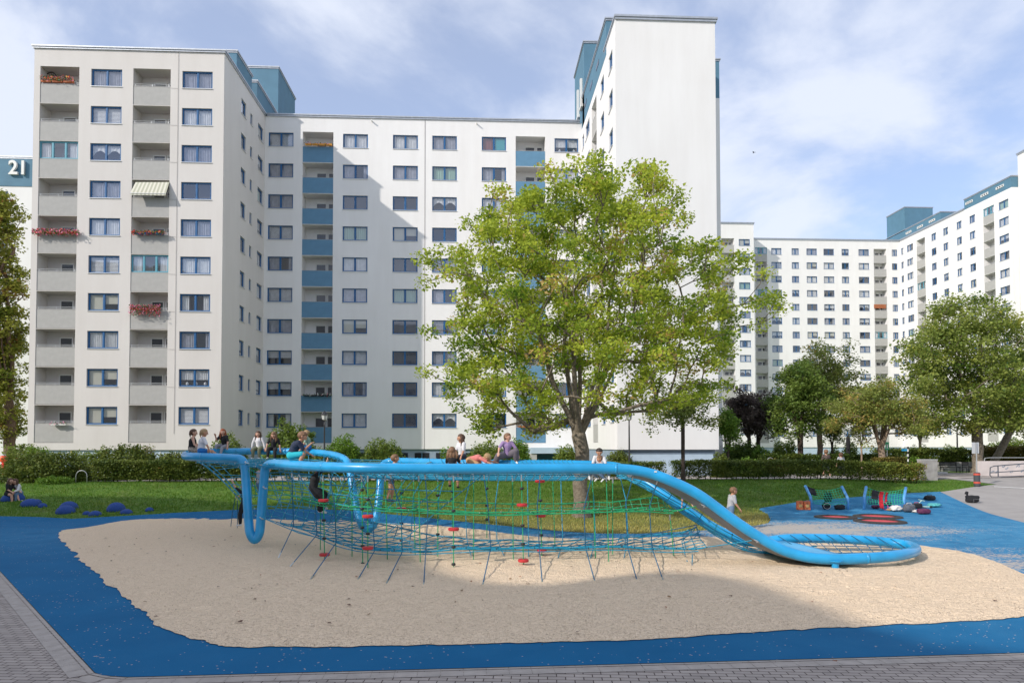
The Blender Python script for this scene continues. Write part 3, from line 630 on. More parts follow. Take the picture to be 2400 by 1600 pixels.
a_ = rub.data.attributes.new('sunlit_tint', 'FLOAT', 'POINT'); a_.data.foreach_set('value', [.05+.50*min(1, max(0, (v.co.x-3)/9))*min(1, max(0, (v.co.y-8)/8))+.22*max(0, 1-abs(v.co.y-24)/5) for v in rub.data.vertices])  # weight of the painted sunlit blue, rising to the right
pv = [(-60, -20), (60, -20), (60, 4.0), (18, 9.9), gp(2400, 1529), gp(1997, 1541.6), gp(1500, 1556), gp(600, 1579), gp(300, 1586), gp(262, 1585), gp(238, 1582), gp(223, 1577), gp(99.5, 1445), gp(0, 1337), (-13.5, 17.6), (-22, 26), (-60, 30)]
pv = [(-60, -20), (60, -20), (60, 4.0), (14.6, 9.3)] + pv[4:]
sheet('paving', pv, -.012, gmat('paving_bricks', 'paving'), 4)
def edge_strip(pts, w0, w1, m, name, off=-.004):   # a band of stones following the rubber edge on its outer side
    b = MB(); P = [Vector((*p, 0)) for p in pts]
    for i in range(len(P)-1):
        d = (P[i+1]-P[i]).normalized(); n = Vector((d.y, -d.x, 0))
        L = (P[i+1]-P[i]).length; k = max(1, int(L/.30))
        for j in range(k):
            a = P[i]+(P[i+1]-P[i])*(j+.012)/k; e = P[i]+(P[i+1]-P[i])*(j+1-.012)/k
            b.quad(a+n*w0, a+n*w1, e+n*w1, e+n*w0); 
    for i in range(len(b.v)): v = b.v[i]; b.v[i] = (v[0], v[1], off)
    o = b.build(name, m); tag(o, None, None, None, 'structure'); return o
KS = mat('kerb_stone', (.38, .335, .30), .9, noise=(5, .12), bump=(60, .3, .01))
el = [(-22, 26), (-13.5, 17.6), gp(0, 1337), gp(99.5, 1445), gp(223, 1577), gp(262, 1585), gp(300, 1586), gp(600, 1579), gp(1500, 1556), gp(1997, 1541.6), gp(2400, 1529), (14.6, 9.3)]
edge_strip(el, .012, .07, KS, 'kerb_edge'); edge_strip(el, .085, .30, KS, 'paving_border', -.006)
def sandz(x, y):
    d = float(np.min(np.hypot(SPN[:, 0]-x, SPN[:, 1]-y))); f = min(1, d/.5)
    return max(-.022, -.026*(1-f)+f*.012+f*(.02*fbm(x*.9, y*1.6, 1)+.012*fbm(x*3, y*5, 2)) - f*.05*max(0, fbm(x*2.6+9, y*2.6, 7)-.15) + f*.03*max(0, fbm(x*2.1+4, y*2.1, 11)-.2))
sheet('sand', sand_poly, .035, gmat('sand', 'sand'), .13, None, None, sandz, .16)
asp = [gp(2203, 1151.5), gp(2286, 1139.5), (31, 39.5), (29, 45), (60, 46), (60, 10), gp(2700, 1335), gp(2400, 1224)]
sheet('asphalt', asp, -.01, gmat('asphalt_light', 'asphalt'), 1)
b = MB(); a = gh(2330, 1140.5, .0); e = gh(2400, 1144, .0)
PW = [(-60, 40.6), (26.5, 40.6), (29, 45), (31, 39.3), (31, 44), (60, 44.5), (60, 49), (-60, 47)]
PW = [(-60, 41.4), (24, 41.4), (28.5, 45.2), (60, 46.05), (60, 50.5), (-60, 46.5)]
sheet('path', PW, -.008, gmat('path_paving', 'path'), 1)
b.quad(a+Vector((0, 0, .004)), gh(2400, 1144, .004), gh(2400, 1142.6, .004), gh(2330, 1139.2, .004)); tag(b.build('white_line', MT['framewh']), None, None, None, 'structure')
# grass blades
def blades(name, n, fn, hmin, hmax, m):
    V = []; cnt = 0; tries = 0
    xs = RNG.uniform(-34, 30, n*3); ys = RNG.uniform(22, 41, n*3); keep = []
    for x, y in zip(xs, ys):
        if cnt >= n: break
        if abs(x) > y*.80+1: continue
        if fn(x, y): keep.append((x, y, HT(x, y))); cnt += 1
    P = np.array(keep); k = len(P); P[:, 2] -= .035
    an = RNG.uniform(0, 2*PI, k); h = RNG.uniform(hmin, hmax, k)*(.7+.6*RNG.random(k)); w = .012+.02*RNG.random(k)
    h *= np.array([.6+.9*max(0, .5+fbm(p[0]*.6, p[1]*.6, 5)) for p in P])
    dx = np.cos(an)*w; dy = np.sin(an)*w; lx = RNG.normal(0, .35, k)*h; ly = RNG.normal(0, .35, k)*h
    A = P+np.stack([dx, dy, 0*dx], 1); B_ = P-np.stack([dx, dy, 0*dx], 1); C = P+np.stack([lx, ly, h], 1)
    me = tri_mesh(name, A, B_, C, m, np.array([max(0, min(1, dryf(p[0], p[1])+RNG.normal(0, .12))) for p in P])); return me
def tri_mesh(name, A, B_, C, m, attr=None):
    k = len(A); V = np.stack([A, B_, C], 1).reshape(-1, 3).astype(np.float32)
    me = bpy.data.meshes.new(name); me.vertices.add(3*k); me.vertices.foreach_set('co', V.ravel()); me.loops.add(3*k); me.loops.foreach_set('vertex_index', np.arange(3*k, dtype=np.int32))
    me.polygons.add(k); me.polygons.foreach_set('loop_start', np.arange(0, 3*k, 3, dtype=np.int32)); me.polygons.foreach_set('loop_total', np.full(k, 3, dtype=np.int32))
    if attr is not None: a = me.attributes.new('tone', 'FLOAT', 'FACE'); a.data.foreach_set('value', attr.astype(np.float32))
    me.materials.append(m); me.update(); me.validate(); return me
def quad_mesh(name, A, B_, C, D, m, attr=None):
    k = len(A); V = np.stack([A, B_, C, D], 1).reshape(-1, 3).astype(np.float32)
    me = bpy.data.meshes.new(name); me.vertices.add(4*k); me.vertices.foreach_set('co', V.ravel()); me.loops.add(4*k); me.loops.foreach_set('vertex_index', np.arange(4*k, dtype=np.int32))
    me.polygons.add(k); me.polygons.foreach_set('loop_start', np.arange(0, 4*k, 4, dtype=np.int32)); me.polygons.foreach_set('loop_total', np.full(k, 4, dtype=np.int32))
    if attr is not None: a = me.attributes.new('tone', 'FLOAT', 'FACE'); a.data.foreach_set('value', attr.astype(np.float32))
    for mm in (m if isinstance(m, list) else [m]): me.materials.append(mm)
    me.update(); me.validate(); return me
def leafmat(name, c0, c1, trans=.35, c2=None):
    m = bpy.data.materials.new(name); m.use_nodes = True; t = m.node_tree; b = t.nodes['Principled BSDF']; b.inputs['Roughness'].default_value = .55; b.inputs['Specular IOR Level'].default_value = .3
    a = N(t, 'ShaderNodeAttribute'); a.attribute_name = 'tone'; r = N(t, 'ShaderNodeValToRGB'); r.color_ramp.elements[0].color = (*c0, 1); r.color_ramp.elements[1].color = (*c1, 1)
    if c2: r.color_ramp.elements[1].position = .92; e = r.color_ramp.elements.new(1.0); e.color = (*c2, 1)
    t.links.new(a.outputs['Fac'], r.inputs[0]); t.links.new(r.outputs[0], b.inputs['Base Color'])
    tr = N(t, 'ShaderNodeBsdfTranslucent'); x = N(t, 'ShaderNodeMixShader'); x.inputs[0].default_value = trans
    hs = N(t, 'ShaderNodeHueSaturation'); hs.inputs['Value'].default_value = 1.3; hs.inputs['Hue'].default_value = .485; t.links.new(r.outputs[0], hs.inputs['Color']); t.links.new(hs.outputs[0], tr.inputs[0])
    t.links.new(b.outputs[0], x.inputs[1]); t.links.new(tr.outputs[0], x.inputs[2]); t.links.new(x.outputs[0], t.nodes['Material Output'].inputs[0]); return m
def on_lawn(x, y): return not inpoly(x, y, rub_outer) and not inpoly(x, y, asp) and y < 40.9
GM = leafmat('grass_blade', (.09, .20, .022), (.50, .43, .14), .42)
o = link('grass', blades('grass', 90000, on_lawn, .05, .11, GM)); tag(o, 'green and dry mown grass on the bank behind the sandpit', 'grass', None, 'stuff')
# fallen leaves on the sand
b = MB()
for i in range(150):
    while True:
        x, y = random.uniform(-16, 14), random.uniform(7.5, 24)
        if inpoly(x, y, sand_poly) or (random.random() < .12 and abs(x) < y*.7): break
    s_ = random.uniform(.02, .05); a = random.uniform(0, 6.3); z = .07
    pts = [(x+math.cos(a+t)*s_*rr, y+math.sin(a+t)*s_*rr, z+random.uniform(-.005, .02)) for t, rr in ((0, 1.3), (1.3, .7), (2.6, .9), (3.6, .8), (5.0, .75))]
    b.add(pts, [(0, 1, 2, 3, 4)], random.choice((0, 0, 1, 2)))
tag(b.build('fallen_leaves', [mat('leaf_brown', (.12, .055, .03), .8), mat('leaf_tan', (.26, .15, .07), .8), mat('leaf_rust', (.30, .09, .03), .8)]), 'small dry brown leaves scattered over the sand', 'leaves', None, 'stuff')
# ------------------------------------------------------------------ vegetation
def bark(name, c): return mat(name, c, .95, noise=(9, .35, 8), bump=(22, .9, .05))
BK = {'grey': bark('bark_grey', (.20, .165, .125)), 'dark': bark('bark_dark', (.07, .05, .04)), 'brown': bark('bark_brown', (.15, .10, .07)), 'pale': bark('bark_pale', (.30, .22, .16))}
LM = {'maple': leafmat('leaf_maple', (.10, .20, .018), (.52, .60, .07), .48, (.50, .36, .12)),
      'olive': leafmat('leaf_olive', (.08, .13, .022), (.34, .38, .09), .4, (.42, .30, .08)),
      'dark': leafmat('leaf_dark', (.05, .11, .018), (.23, .31, .06), .38),
      'plum': leafmat('leaf_plum', (.06, .045, .04), (.20, .16, .13), .35),
      'green': leafmat('leaf_green', (.08, .15, .022), (.38, .43, .10), .42, (.44, .44, .08)),
      'lime': leafmat('leaf_lime', (.07, .16, .015), (.22, .36, .05), .4),
      'plane': leafmat('leaf_plane', (.08, .14, .015), (.38, .38, .075), .42, (.30, .17, .05)),
      'hedge': leafmat('leaf_hedge', (.032, .072, .010), (.22, .26, .045), .28, (.20, .13, .03)),
      'hedgey': leafmat('leaf_hedge_yellow', (.03, .045, .006), (.26, .21, .05), .3),
      'shrub': leafmat('leaf_shrub', (.05, .11, .014), (.27, .34, .065), .33, (.30, .25, .07))}
def leaves(C, T, sig, n, size, rng, droop=0.0, flat=.62, up=.5):
    """C clump centres (k,3), T clump tones"""
    k = len(C); idx = rng.integers(0, k, n)
    q = rng.normal(0, 1, (n, 3)); q = q/np.linalg.norm(q, axis=1, keepdims=True)*(rng.random((n, 1))**.5)*1.6
    P = C[idx]+q*np.array([sig, sig, sig*flat]); P[:, 2] -= droop*np.abs(rng.normal(0, 1, n))
    nr = rng.normal(0, 1, (n, 3)); nr[:, 2] = np.abs(nr[:, 2])+up; nr /= np.linalg.norm(nr, axis=1, keepdims=True)
    a = rng.normal(0, 1, (n, 3)); a -= nr*(a*nr).sum(1, keepdims=True); a /= np.linalg.norm(a, axis=1, keepdims=True); c = np.cross(nr, a)
    s = size*(.55+.9*rng.random((n, 1))); w = s*.42
    A = P-a*s*.5; B_ = P+c*w+nr*s*.08; Cc = P+a*s*.55-nr*s*.1; D = P-c*w+nr*s*.08
    tone = np.clip(T[idx]+rng.normal(0, .16, n), 0, 1); return A, B_, Cc, D, tone
def skeleton(base, forkz, tips, rtip, rtrunk, rng, lean=(0, 0), limbs=7, cr=None, cc=None, wob=.25, nseg=5):
    nodes = [Vector(base)]; par = [-1]; paths = []
    f = Vector((base[0]+lean[0], base[1]+lean[1], base[2]+forkz)); pth = [0]; n0 = max(3, int(forkz/.6))
    for i in range(1, n0+1):
        t = i/n0; p = Vector(base).lerp(f, t)+Vector((rng.normal(0, .03), rng.normal(0, .03), 0))*rtrunk*4; nodes.append(p); par.append(len(nodes)-2); pth.append(len(nodes)-1)
    paths.append(pth); forki = len(nodes)-1
    for j in range(limbs):
        a = 2*PI*(j+rng.random()*.6)/limbs; el = (.45+.5*rng.random()) if j else 1.0; d = Vector((math.cos(a)*cr[0]*(1-el*.75), math.sin(a)*cr[1]*(1-el*.75), cr[2]*el*1.1)); 
        tgt = Vector(cc)+Vector((math.cos(a)*cr[0]*.55*(1.25-el), math.sin(a)*cr[1]*.55*(1.25-el), cr[2]*(el-.55)))
        cur = forki; pth = [cur]; L = (tgt-nodes[forki]).length; k = max(3, int(L/.8)); p0 = nodes[forki]; mid = (p0+tgt)/2+Vector((math.cos(a)*L*.08, math.sin(a)*L*.08, -L*.05))
        for i in range(1, k+1):
            t = i/k; p = p0*(1-t)**2+mid*2*t*(1-t)+tgt*t*t+Vector((rng.normal(0, 1), rng.normal(0, 1), rng.normal(0, 1)))*.05*wob*L*.4
            nodes.append(p); par.append(cur); cur = len(nodes)-1; pth.append(cur)
        paths.append(pth)
    fz = nodes[forki]; order = sorted(range(len(tips)), key=lambda i: (Vector(tips[i])-fz).length); leafn = []
    for i in order:
        tp = Vector(tips[i]); A = np.array([n[:] for n in nodes[forki:]]); d = np.linalg.norm(A-np.array(tp[:]), axis=1); rad = np.linalg.norm(A-np.array(fz[:]), axis=1)
        dt = (tp-fz).length; cost = d+np.where(rad > dt*.93, 2.0, 0)+np.maximum(0, A[:, 2]-tp.z)*.5; b_ = int(np.argmin(cost))+forki
        p0 = nodes[b_]; L = (tp-p0).length; k = min(nseg, max(1, int(L/.45))); cur = b_; pth = [b_]; dd = (p0-nodes[par[b_]]).normalized() if par[b_] >= 0 else Vector((0, 0, 1)); mid = p0.lerp(tp, .5)+dd*L*.14
        for j in range(1, k+1):
            t = j/k; p = p0*(1-t)**2+mid*2*t*(1-t)+tp*t*t
            if j < k: p += Vector((rng.normal(0, 1), rng.normal(0, 1), rng.normal(0, 1)))*L*.035
            nodes.append(p); par.append(cur); cur = len(nodes)-1; pth.append(cur)
        paths.append(pth); leafn.append(cur)
    cnt = [0]*len(nodes)
    for l in leafn:
        c = l
        while c >= 0: cnt[c] += 1; c = par[c]
    tot = max(1, cnt[0]); R_ = [max(rtip, rtrunk*(c/tot)**.52) for c in cnt]
    return nodes, paths, R_
def tree(name, label, base, forkz, cc, cr, nclump, nleaf, lsize, lm, bk, rtrunk, seed, lean=(0, 0), limbs=7, sig=.55, cut=-.75, lump=.25, tones=(.1, .75), shell=.5, group=None, flat=.62, extra=(), rt=.012, prof=None):
    rng = np.random.default_rng(seed); pts = []
    if prof:      # crown outline: rows of (height, centre x, half width)
        prof = sorted(prof); zs_ = [p[0] for p in prof]; wm = max(p[2] for p in prof)
        while len(pts) < nclump:
            z = rng.uniform(zs_[0]+sig*.3, zs_[-1]-sig*.3); rx = np.interp(z, zs_, [p[2] for p in prof]); x = np.interp(z, zs_, [p[1] for p in prof])
            if rng.random() > (rx/wm)**1.6+.05: continue
            hollow = name == 'maple_tree' and z < 6.4
            th = rng.uniform(0, 2*PI); rr = rng.random()**shell*(1+lump*fbm(math.cos(th)*1.8+seed, math.sin(th)*1.8, z*.5)*1.2)
            if hollow and rr < .62: continue
            pts.append(np.array([x+max(.2, rx-sig)*rr*math.cos(th), cc[1]+max(.2, rx-sig)*cr[1]/cr[0]*rr*math.sin(th), z]))
    while len(pts) < nclump:
        v = rng.normal(0, 1, 3); v /= np.linalg.norm(v)
        if v[2] < cut and rng.random() < .85: continue
        hx = math.hypot(v[0], v[1])
        if v[2] < 0 and hx > 1e-3: v[:2] *= (1-abs(v[2])**3)**.5/hx
        rr = rng.random()**shell*(1+lump*fbm(v[0]*1.8+seed, v[1]*1.8, v[2]*1.8)*1.4); p = np.array(cc)+v*rr*np.array(cr); pts.append(p)
    pts += [np.array(e) for e in extra]
    pts = np.array(pts); nodes, paths, R_ = skeleton(base, forkz, pts, rt, rtrunk, rng, lean, limbs, cr, cc)
    root = thing(name, label, 'tree', base, 0, group); B0 = Vector(base)
    b = MB()
    for i, pth in enumerate(paths):
        P = [nodes[k]-B0 for k in pth]; R = [R_[k] for k in pth]
        if i == 0: P.append(P[-1]+Vector((0, 0, R[-1]*.5))); R.append(R[-1]*.72); P.append(P[-1]+Vector((0, 0, R[-1]*.4))); R.append(.02); R[0] *= 1.45; R[1] *= 1.08; P[0] = P[0]-Vector((0, 0, .15)); n = 12
        else: R[0] = min(R[0]*.92, R[1]*(2.2 if i <= limbs else 1.25)); n = 8 if R[0] > .06 else 4
        b.tube(P, R, n, caps=False)
    b.build('trunk', BK[bk], root, smooth=True)
    T = np.clip(rng.normal((tones[0]+tones[1])/2, (tones[1]-tones[0])/3.2, len(pts)), 0, 1)
    A, B_, C, D, tn = leaves(pts-np.array(base), T, sig, nleaf, lsize, rng, sig*.15, flat)
    link('crown', quad_mesh('crown', A, B_, C, D, LM[lm], tn), root); return root
def tree_px(name, label, bpx, D, crown, zf, nclump, nleaf, lsize, lm, bk, rtrunk, seed, **k):
    """crown = (x0, x1, ytop, ybottom) in photo pixels at distance D (base z from terrain)"""
    x0, x1, yt, yb = crown; base = atY(bpx, 1060, D); base.z = HT(base.x, D)-.03; a = atY(x0, (yt+yb)/2, D); e = atY(x1, (yt+yb)/2, D); t = atY((x0+x1)/2, yt, D).z; pf = k.pop('outline', None)
    if pf: k['prof'] = [(atY(q[1], q[0], D).z, (atY(q[1], q[0], D).x+atY(q[2], q[0], D).x)/2, (atY(q[2], q[0], D).x-atY(q[1], q[0], D).x)/2) for q in pf]
    bo = atY((x0+x1)/2, yb, D).z
    cc = ((a.x+e.x)/2, D, (t+bo)/2); rx = (e.x-a.x)/2; sg = k.get('sig', .55); return tree(name, label, tuple(base), zf, cc, (max(.5, rx-sg*.9), max(.5, rx*k.pop('depth', .85)), max(.5, (t-bo)/2-sg*.5)), nclump, nleaf, lsize, lm, bk, rtrunk, seed, **k)
tree_px('maple_tree', 'large green-yellow maple on the lawn in front of the tower, biggest tree in the photo', 1362, 28.3, (985, 1800, 385, 1025), 3.4, 720, 90000, .118, 'maple', 'grey', .30, 11, outline=((400, 1300, 1480), (430, 1180, 1590), (480, 1090, 1640), (540, 1045, 1665), (600, 995, 1720), (660, 985, 1770), (720, 1005, 1770), (780, 1020, 1750), (850, 1020, 1735), (915, 1010, 1735), (950, 1050, 1660), (985, 1090, 1430), (1022, 1120, 1260)), limbs=9, sig=.36, cut=-.70, lump=.16, rt=.017, shell=.45, tones=(.2, .85),
        extra=[tuple(atY(x, y, 28)) for x, y in ((990, 600), (1000, 660), (1030, 590), (1790, 640), (1815, 700), (1830, 720), (1780, 760), (1080, 950), (1120, 1000), (1060, 900), (1000, 870), (1150, 1010), (1700, 900))])
tree_px('young_tree', 'thin tree with sparse crown in front of the blank tower wall', 1601, 38.6, (1490, 1700, 880, 1035), 3.3, 90, 5200, .13, 'olive', 'dark', .11, 12, sig=.35, tones=(.15, .6), shell=.6, lump=.5)
tree_px('plum_tree', 'dark purple-leaved tree, left of the purple pair beside the tower corner', 1756, 55, (1690, 1785, 905, 1035), 2.6, 90, 7000, .16, 'plum', 'dark', .16, 13, group='purple-leaved trees', sig=.4)
tree_px('plum_tree', 'dark purple-leaved tree, right of the purple pair beside the tower corner', 1777, 56, (1745, 1830, 915, 1040), 2.4, 90, 7000, .16, 'plum', 'dark', .16, 14, group='purple-leaved trees', sig=.4)
tree_px('bushy_tree', 'bright green low tree against the foot of the tower corner', 1706, 49, (1672, 1738, 955, 1045), 1.6, 60, 5000, .13, 'lime', 'dark', .10, 15, sig=.35)
tree_px('park_tree', 'dense dark green tree right of the purple-leaved trees', 1876, 50, (1800, 1950, 840, 1045), 2.9, 190, 18000, .15, 'dark', 'dark', .20, 16, sig=.45, tones=(.2, .8))
tree_px('park_tree', 'tall loose olive tree rising behind the dense dark one, before the distant balconies', 1922, 66, (1830, 2020, 790, 1000), 3.6, 190, 14000, .19, 'olive', 'brown', .26, 17, sig=.6, tones=(.3, .8), lump=.4)
tree_px('rowan_tree', 'olive tree with a gnarled trunk and orange berries above the low hedge', 2066, 45, (1935, 2175, 885, 1055), 1.9, 260, 25000, .12, 'olive', 'pale', .22, 18, sig=.42, tones=(.3, .95), cut=-.5)
tree_px('sapling', 'slim sapling with a pale straight stem in front of the low hedge row', 2019, 46, (1985, 2050, 965, 1050), 2.0, 26, 1500, .11, 'olive', 'pale', .06, 19, sig=.3)
tree_px('park_tree', 'small dark-stemmed tree between the two walkers and the sapling', 1950, 52, (1915, 1990, 950, 1050), 2.0, 40, 3000, .13, 'olive', 'dark', .08, 20, sig=.35)
tree_px('park_tree', 'big bright green maple at the right edge behind the post with the white sign', 2290, 49, (2108, 2440, 695, 1030), 4.2, 330, 46000, .17, 'green', 'grey', .36, 21, lump=.3, rt=.02, outline=((695, 2200, 2310), (730, 2150, 2370), (790, 2100, 2430), (860, 2092, 2460), (930, 2100, 2460), (980, 2120, 2440), (1015, 2160, 2400)), sig=.62, tones=(.2, .85), limbs=9, depth=.7)
tree_px('leaning_tree', 'tree with a leaning mossy trunk at the right edge', 2318, 52, (2300, 2500, 800, 1010), 2.8, 120, 10000, .17, 'green', 'grey', .27, 22, lean=(1.6, 0), sig=.55)
tree_px('park_tree', 'small round tree with a pale trunk before the distant white ground floor', 2157, 70, (2120, 2190, 955, 1035), 2.4, 40, 3500, .17, 'olive', 'pale', .14, 23, sig=.45)
tree_px('plane_tree', 'tall plane tree with mottled trunk at the left edge beside the grey balconies', 22, 61, (-130, 90, 445, 1040), 5.5, 300, 30000, .22, 'plane', 'brown', .44, 24, outline=((440, -20, 40), (500, -60, 62), (600, -100, 72), (750, -110, 78), (900, -110, 72), (1000, -90, 60), (1030, -60, 50)), sig=.55, depth=.7, limbs=9, tones=(.2, .9), lump=.4)
def clipbox(name, label, cat, x0, x1, y0, y1, h, n, size, lm, seed, tones=(.15, .6), stems=.45, rough=.10, group=None, tf=None):
    rng = np.random.default_rng(seed); root = thing(name, label, cat, ((x0+x1)/2, (y0+y1)/2, 0), 0, group); ox_, oy_ = (x0+x1)/2, (y0+y1)/2
    f = rng.random((n, 3)); 
    # keep near the faces
    k = rng.integers(0, 4, n); f[k == 0, 1] = rng.random((k == 0).sum())**2*.35; f[k == 1, 2] = 1-rng.random((k == 1).sum())**2*.25
    X = x0+f[:, 0]*(x1-x0); Y = y0+f[:, 1]*(y1-y0)
    low = .16+.16*np.array([fbm(x*1.3, 3, seed) for x in X]); hh = h*(1+rough*np.array([fbm(x*1.1, y, seed) for x, y in zip(X, Y)])); Z = np.array([HT(x, y) for x, y in zip(X, Y)])+hh*(low+(1-low)*f[:, 2])
    P = np.stack([X-ox_, Y-oy_, Z], 1)
    T = np.clip((tones[0]+tones[1])/2+np.array([.35*fbm(x*.9, z*2, seed+5) for x, z in zip(X, Z)]), 0, 1)
    if tf: T = np.clip(T+np.array([tf(x) for x in X]), 0, 1)
    A, B_, C, D, tn = leaves(P, T, size*.8, n, size, rng, 0, 1.0); 
    # use each point once
    link('foliage', quad_mesh('foliage', A, B_, C, D, LM[lm], tn), root)
    b = MB(); q = x0+.15
    while q < x1:
        yy = (y0+y1)/2+rng.normal(0, .08); zg = HT(q, yy)-.05; b.tube([(q-ox_, yy-oy_, zg), (q-ox_+rng.normal(0, .07), yy-oy_, zg+h*.4), (q-ox_+rng.normal(0, .15), yy-oy_, zg+h*.85)], [.03, .022, .01], 5); q += stems*(.6+.8*rng.random())
    b.build('stem', BK['dark'], root); return root
def xat(px, Y): return atY(px, 1100, Y).x
HY0 = 39.8
clipbox('hedge', 'clipped dark green hedge left of the blue climbing frame', 'hedge', xat(212, HY0), xat(640, HY0), HY0, HY0+1.1, 1.18, 26000, .09, 'hedge', 31, group='long clipped hedges behind the lawn')
clipbox('hedge', 'clipped hedge seen beneath the horizontal blue tube behind the big tree', 'hedge', xat(665, HY0), xat(1560, HY0), HY0, HY0+1.0, 1.05, 34000, .09, 'hedge', 32, group='long clipped hedges behind the lawn')
clipbox('hedge', 'clipped hedge right of the slide with yellowing right end', 'hedge', xat(1580, HY0), xat(2172, HY0), HY0, HY0+1.0, 1.12, 30000, .085, 'hedge', 33, tf=lambda x: .45*max(0, (x-21)/5), group='long clipped hedges behind the lawn')
clipbox('hedge', 'second hedge row behind the two walkers', 'hedge', xat(1790, 48), xat(2120, 48), 48.5, 49.6, 1.35, 16000, .11, 'hedge', 34, tones=(.05, .4))
clipbox('hedge', 'long flat-topped hedge before the distant ground floor, behind the benches', 'hedge', xat(2060, 56), xat(2330, 56), 56, 57.2, 1.7, 16000, .12, 'hedge', 35, tones=(.2, .6))
clipbox('hedge', 'yellow-green hedge above the concrete ramp wall at the right edge', 'hedge', xat(2318, 53), xat(2560, 53), 53, 54.2, 1.9, 14000, .12, 'hedgey', 36, tones=(.2, .7))
clipbox('hedge', 'short yellowish hedge piece beside the striped post', 'hedge', xat(2062, 44), xat(2126, 44), 44, 45, 1.2, 5000, .09, 'hedgey', 37, tones=(.3, .8))
def shrub(label, px, Y, w, ytop, lm, n, size, seed, name='shrub', flat=1.0, group=None, tones=(.25, .8), spiky=0, zb=None, boxy=False):
    """w width in photo pixels, ytop photo row of its top"""
    n = int(n*1.35); rng = np.random.default_rng(seed); c = atY(px, 1080, Y); g = (HT(c.x, Y) if zb is None else zb); top = atY(px, ytop, Y).z; h = top-g; rx = w/2*Y/1600
    root = thing(name, label, 'shrub', (c.x, Y, g), 0, group)
    v = rng.normal(0, 1, (n, 3)); v[:, 2] = np.abs(v[:, 2])
    if boxy: v = np.sign(v)*np.abs(v)**.45
    v /= np.linalg.norm(v, axis=1, keepdims=True) if not boxy else np.maximum(1e-6, np.max(np.abs(v), axis=1, keepdims=True))
    if not boxy: hx = np.maximum(1e-4, np.hypot(v[:, 0], v[:, 1])); v[:, :2] *= (np.sqrt(np.maximum(0, 1-v[:, 2]**3.4))/hx)[:, None]
    r = rng.random(n)**.35; lum = np.array([1+.22*fbm(a*2.2+seed, b_*2.2, c_*2.2) for a, b_, c_ in v])
    P = v*(r*lum)[:, None]*np.array([rx*1.08, min(rx, 1.5), h-size*.2]); T = np.clip((tones[0]+tones[1])/2+np.array([.4*fbm(a*3, b_*3, c_*3+seed) for a, b_, c_ in P]), 0, 1)
    if spiky:
        k = int(n*.06); sp = rng.integers(0, 14, k); ax = rng.uniform(-rx*.9, rx*.9, 14); P[:k, 0] = ax[sp]; t = rng.random(k); P[:k, 2] = h*(.7+spiky*t); P[:k, 0] += t*rng.normal(0, .1, k); P[:k, 1] *= .3
    A, B_, C, D, tn = leaves(P, T, size*.7, n, size, rng, 0, 1.0); link('foliage', quad_mesh('foliage', A, B_, C, D, LM[lm], tn), root)
    b = MB()
    for i in range(7): a = rng.random()*6.3; b.tube([(0, 0, -.05), (math.cos(a)*rx*.35, math.sin(a)*rx*.3, h*.45), (math.cos(a)*rx*.7, math.sin(a)*rx*.5, h*.8)], [.03, .02, .008], 5)
    b.build('stem', BK['dark'], root); return root
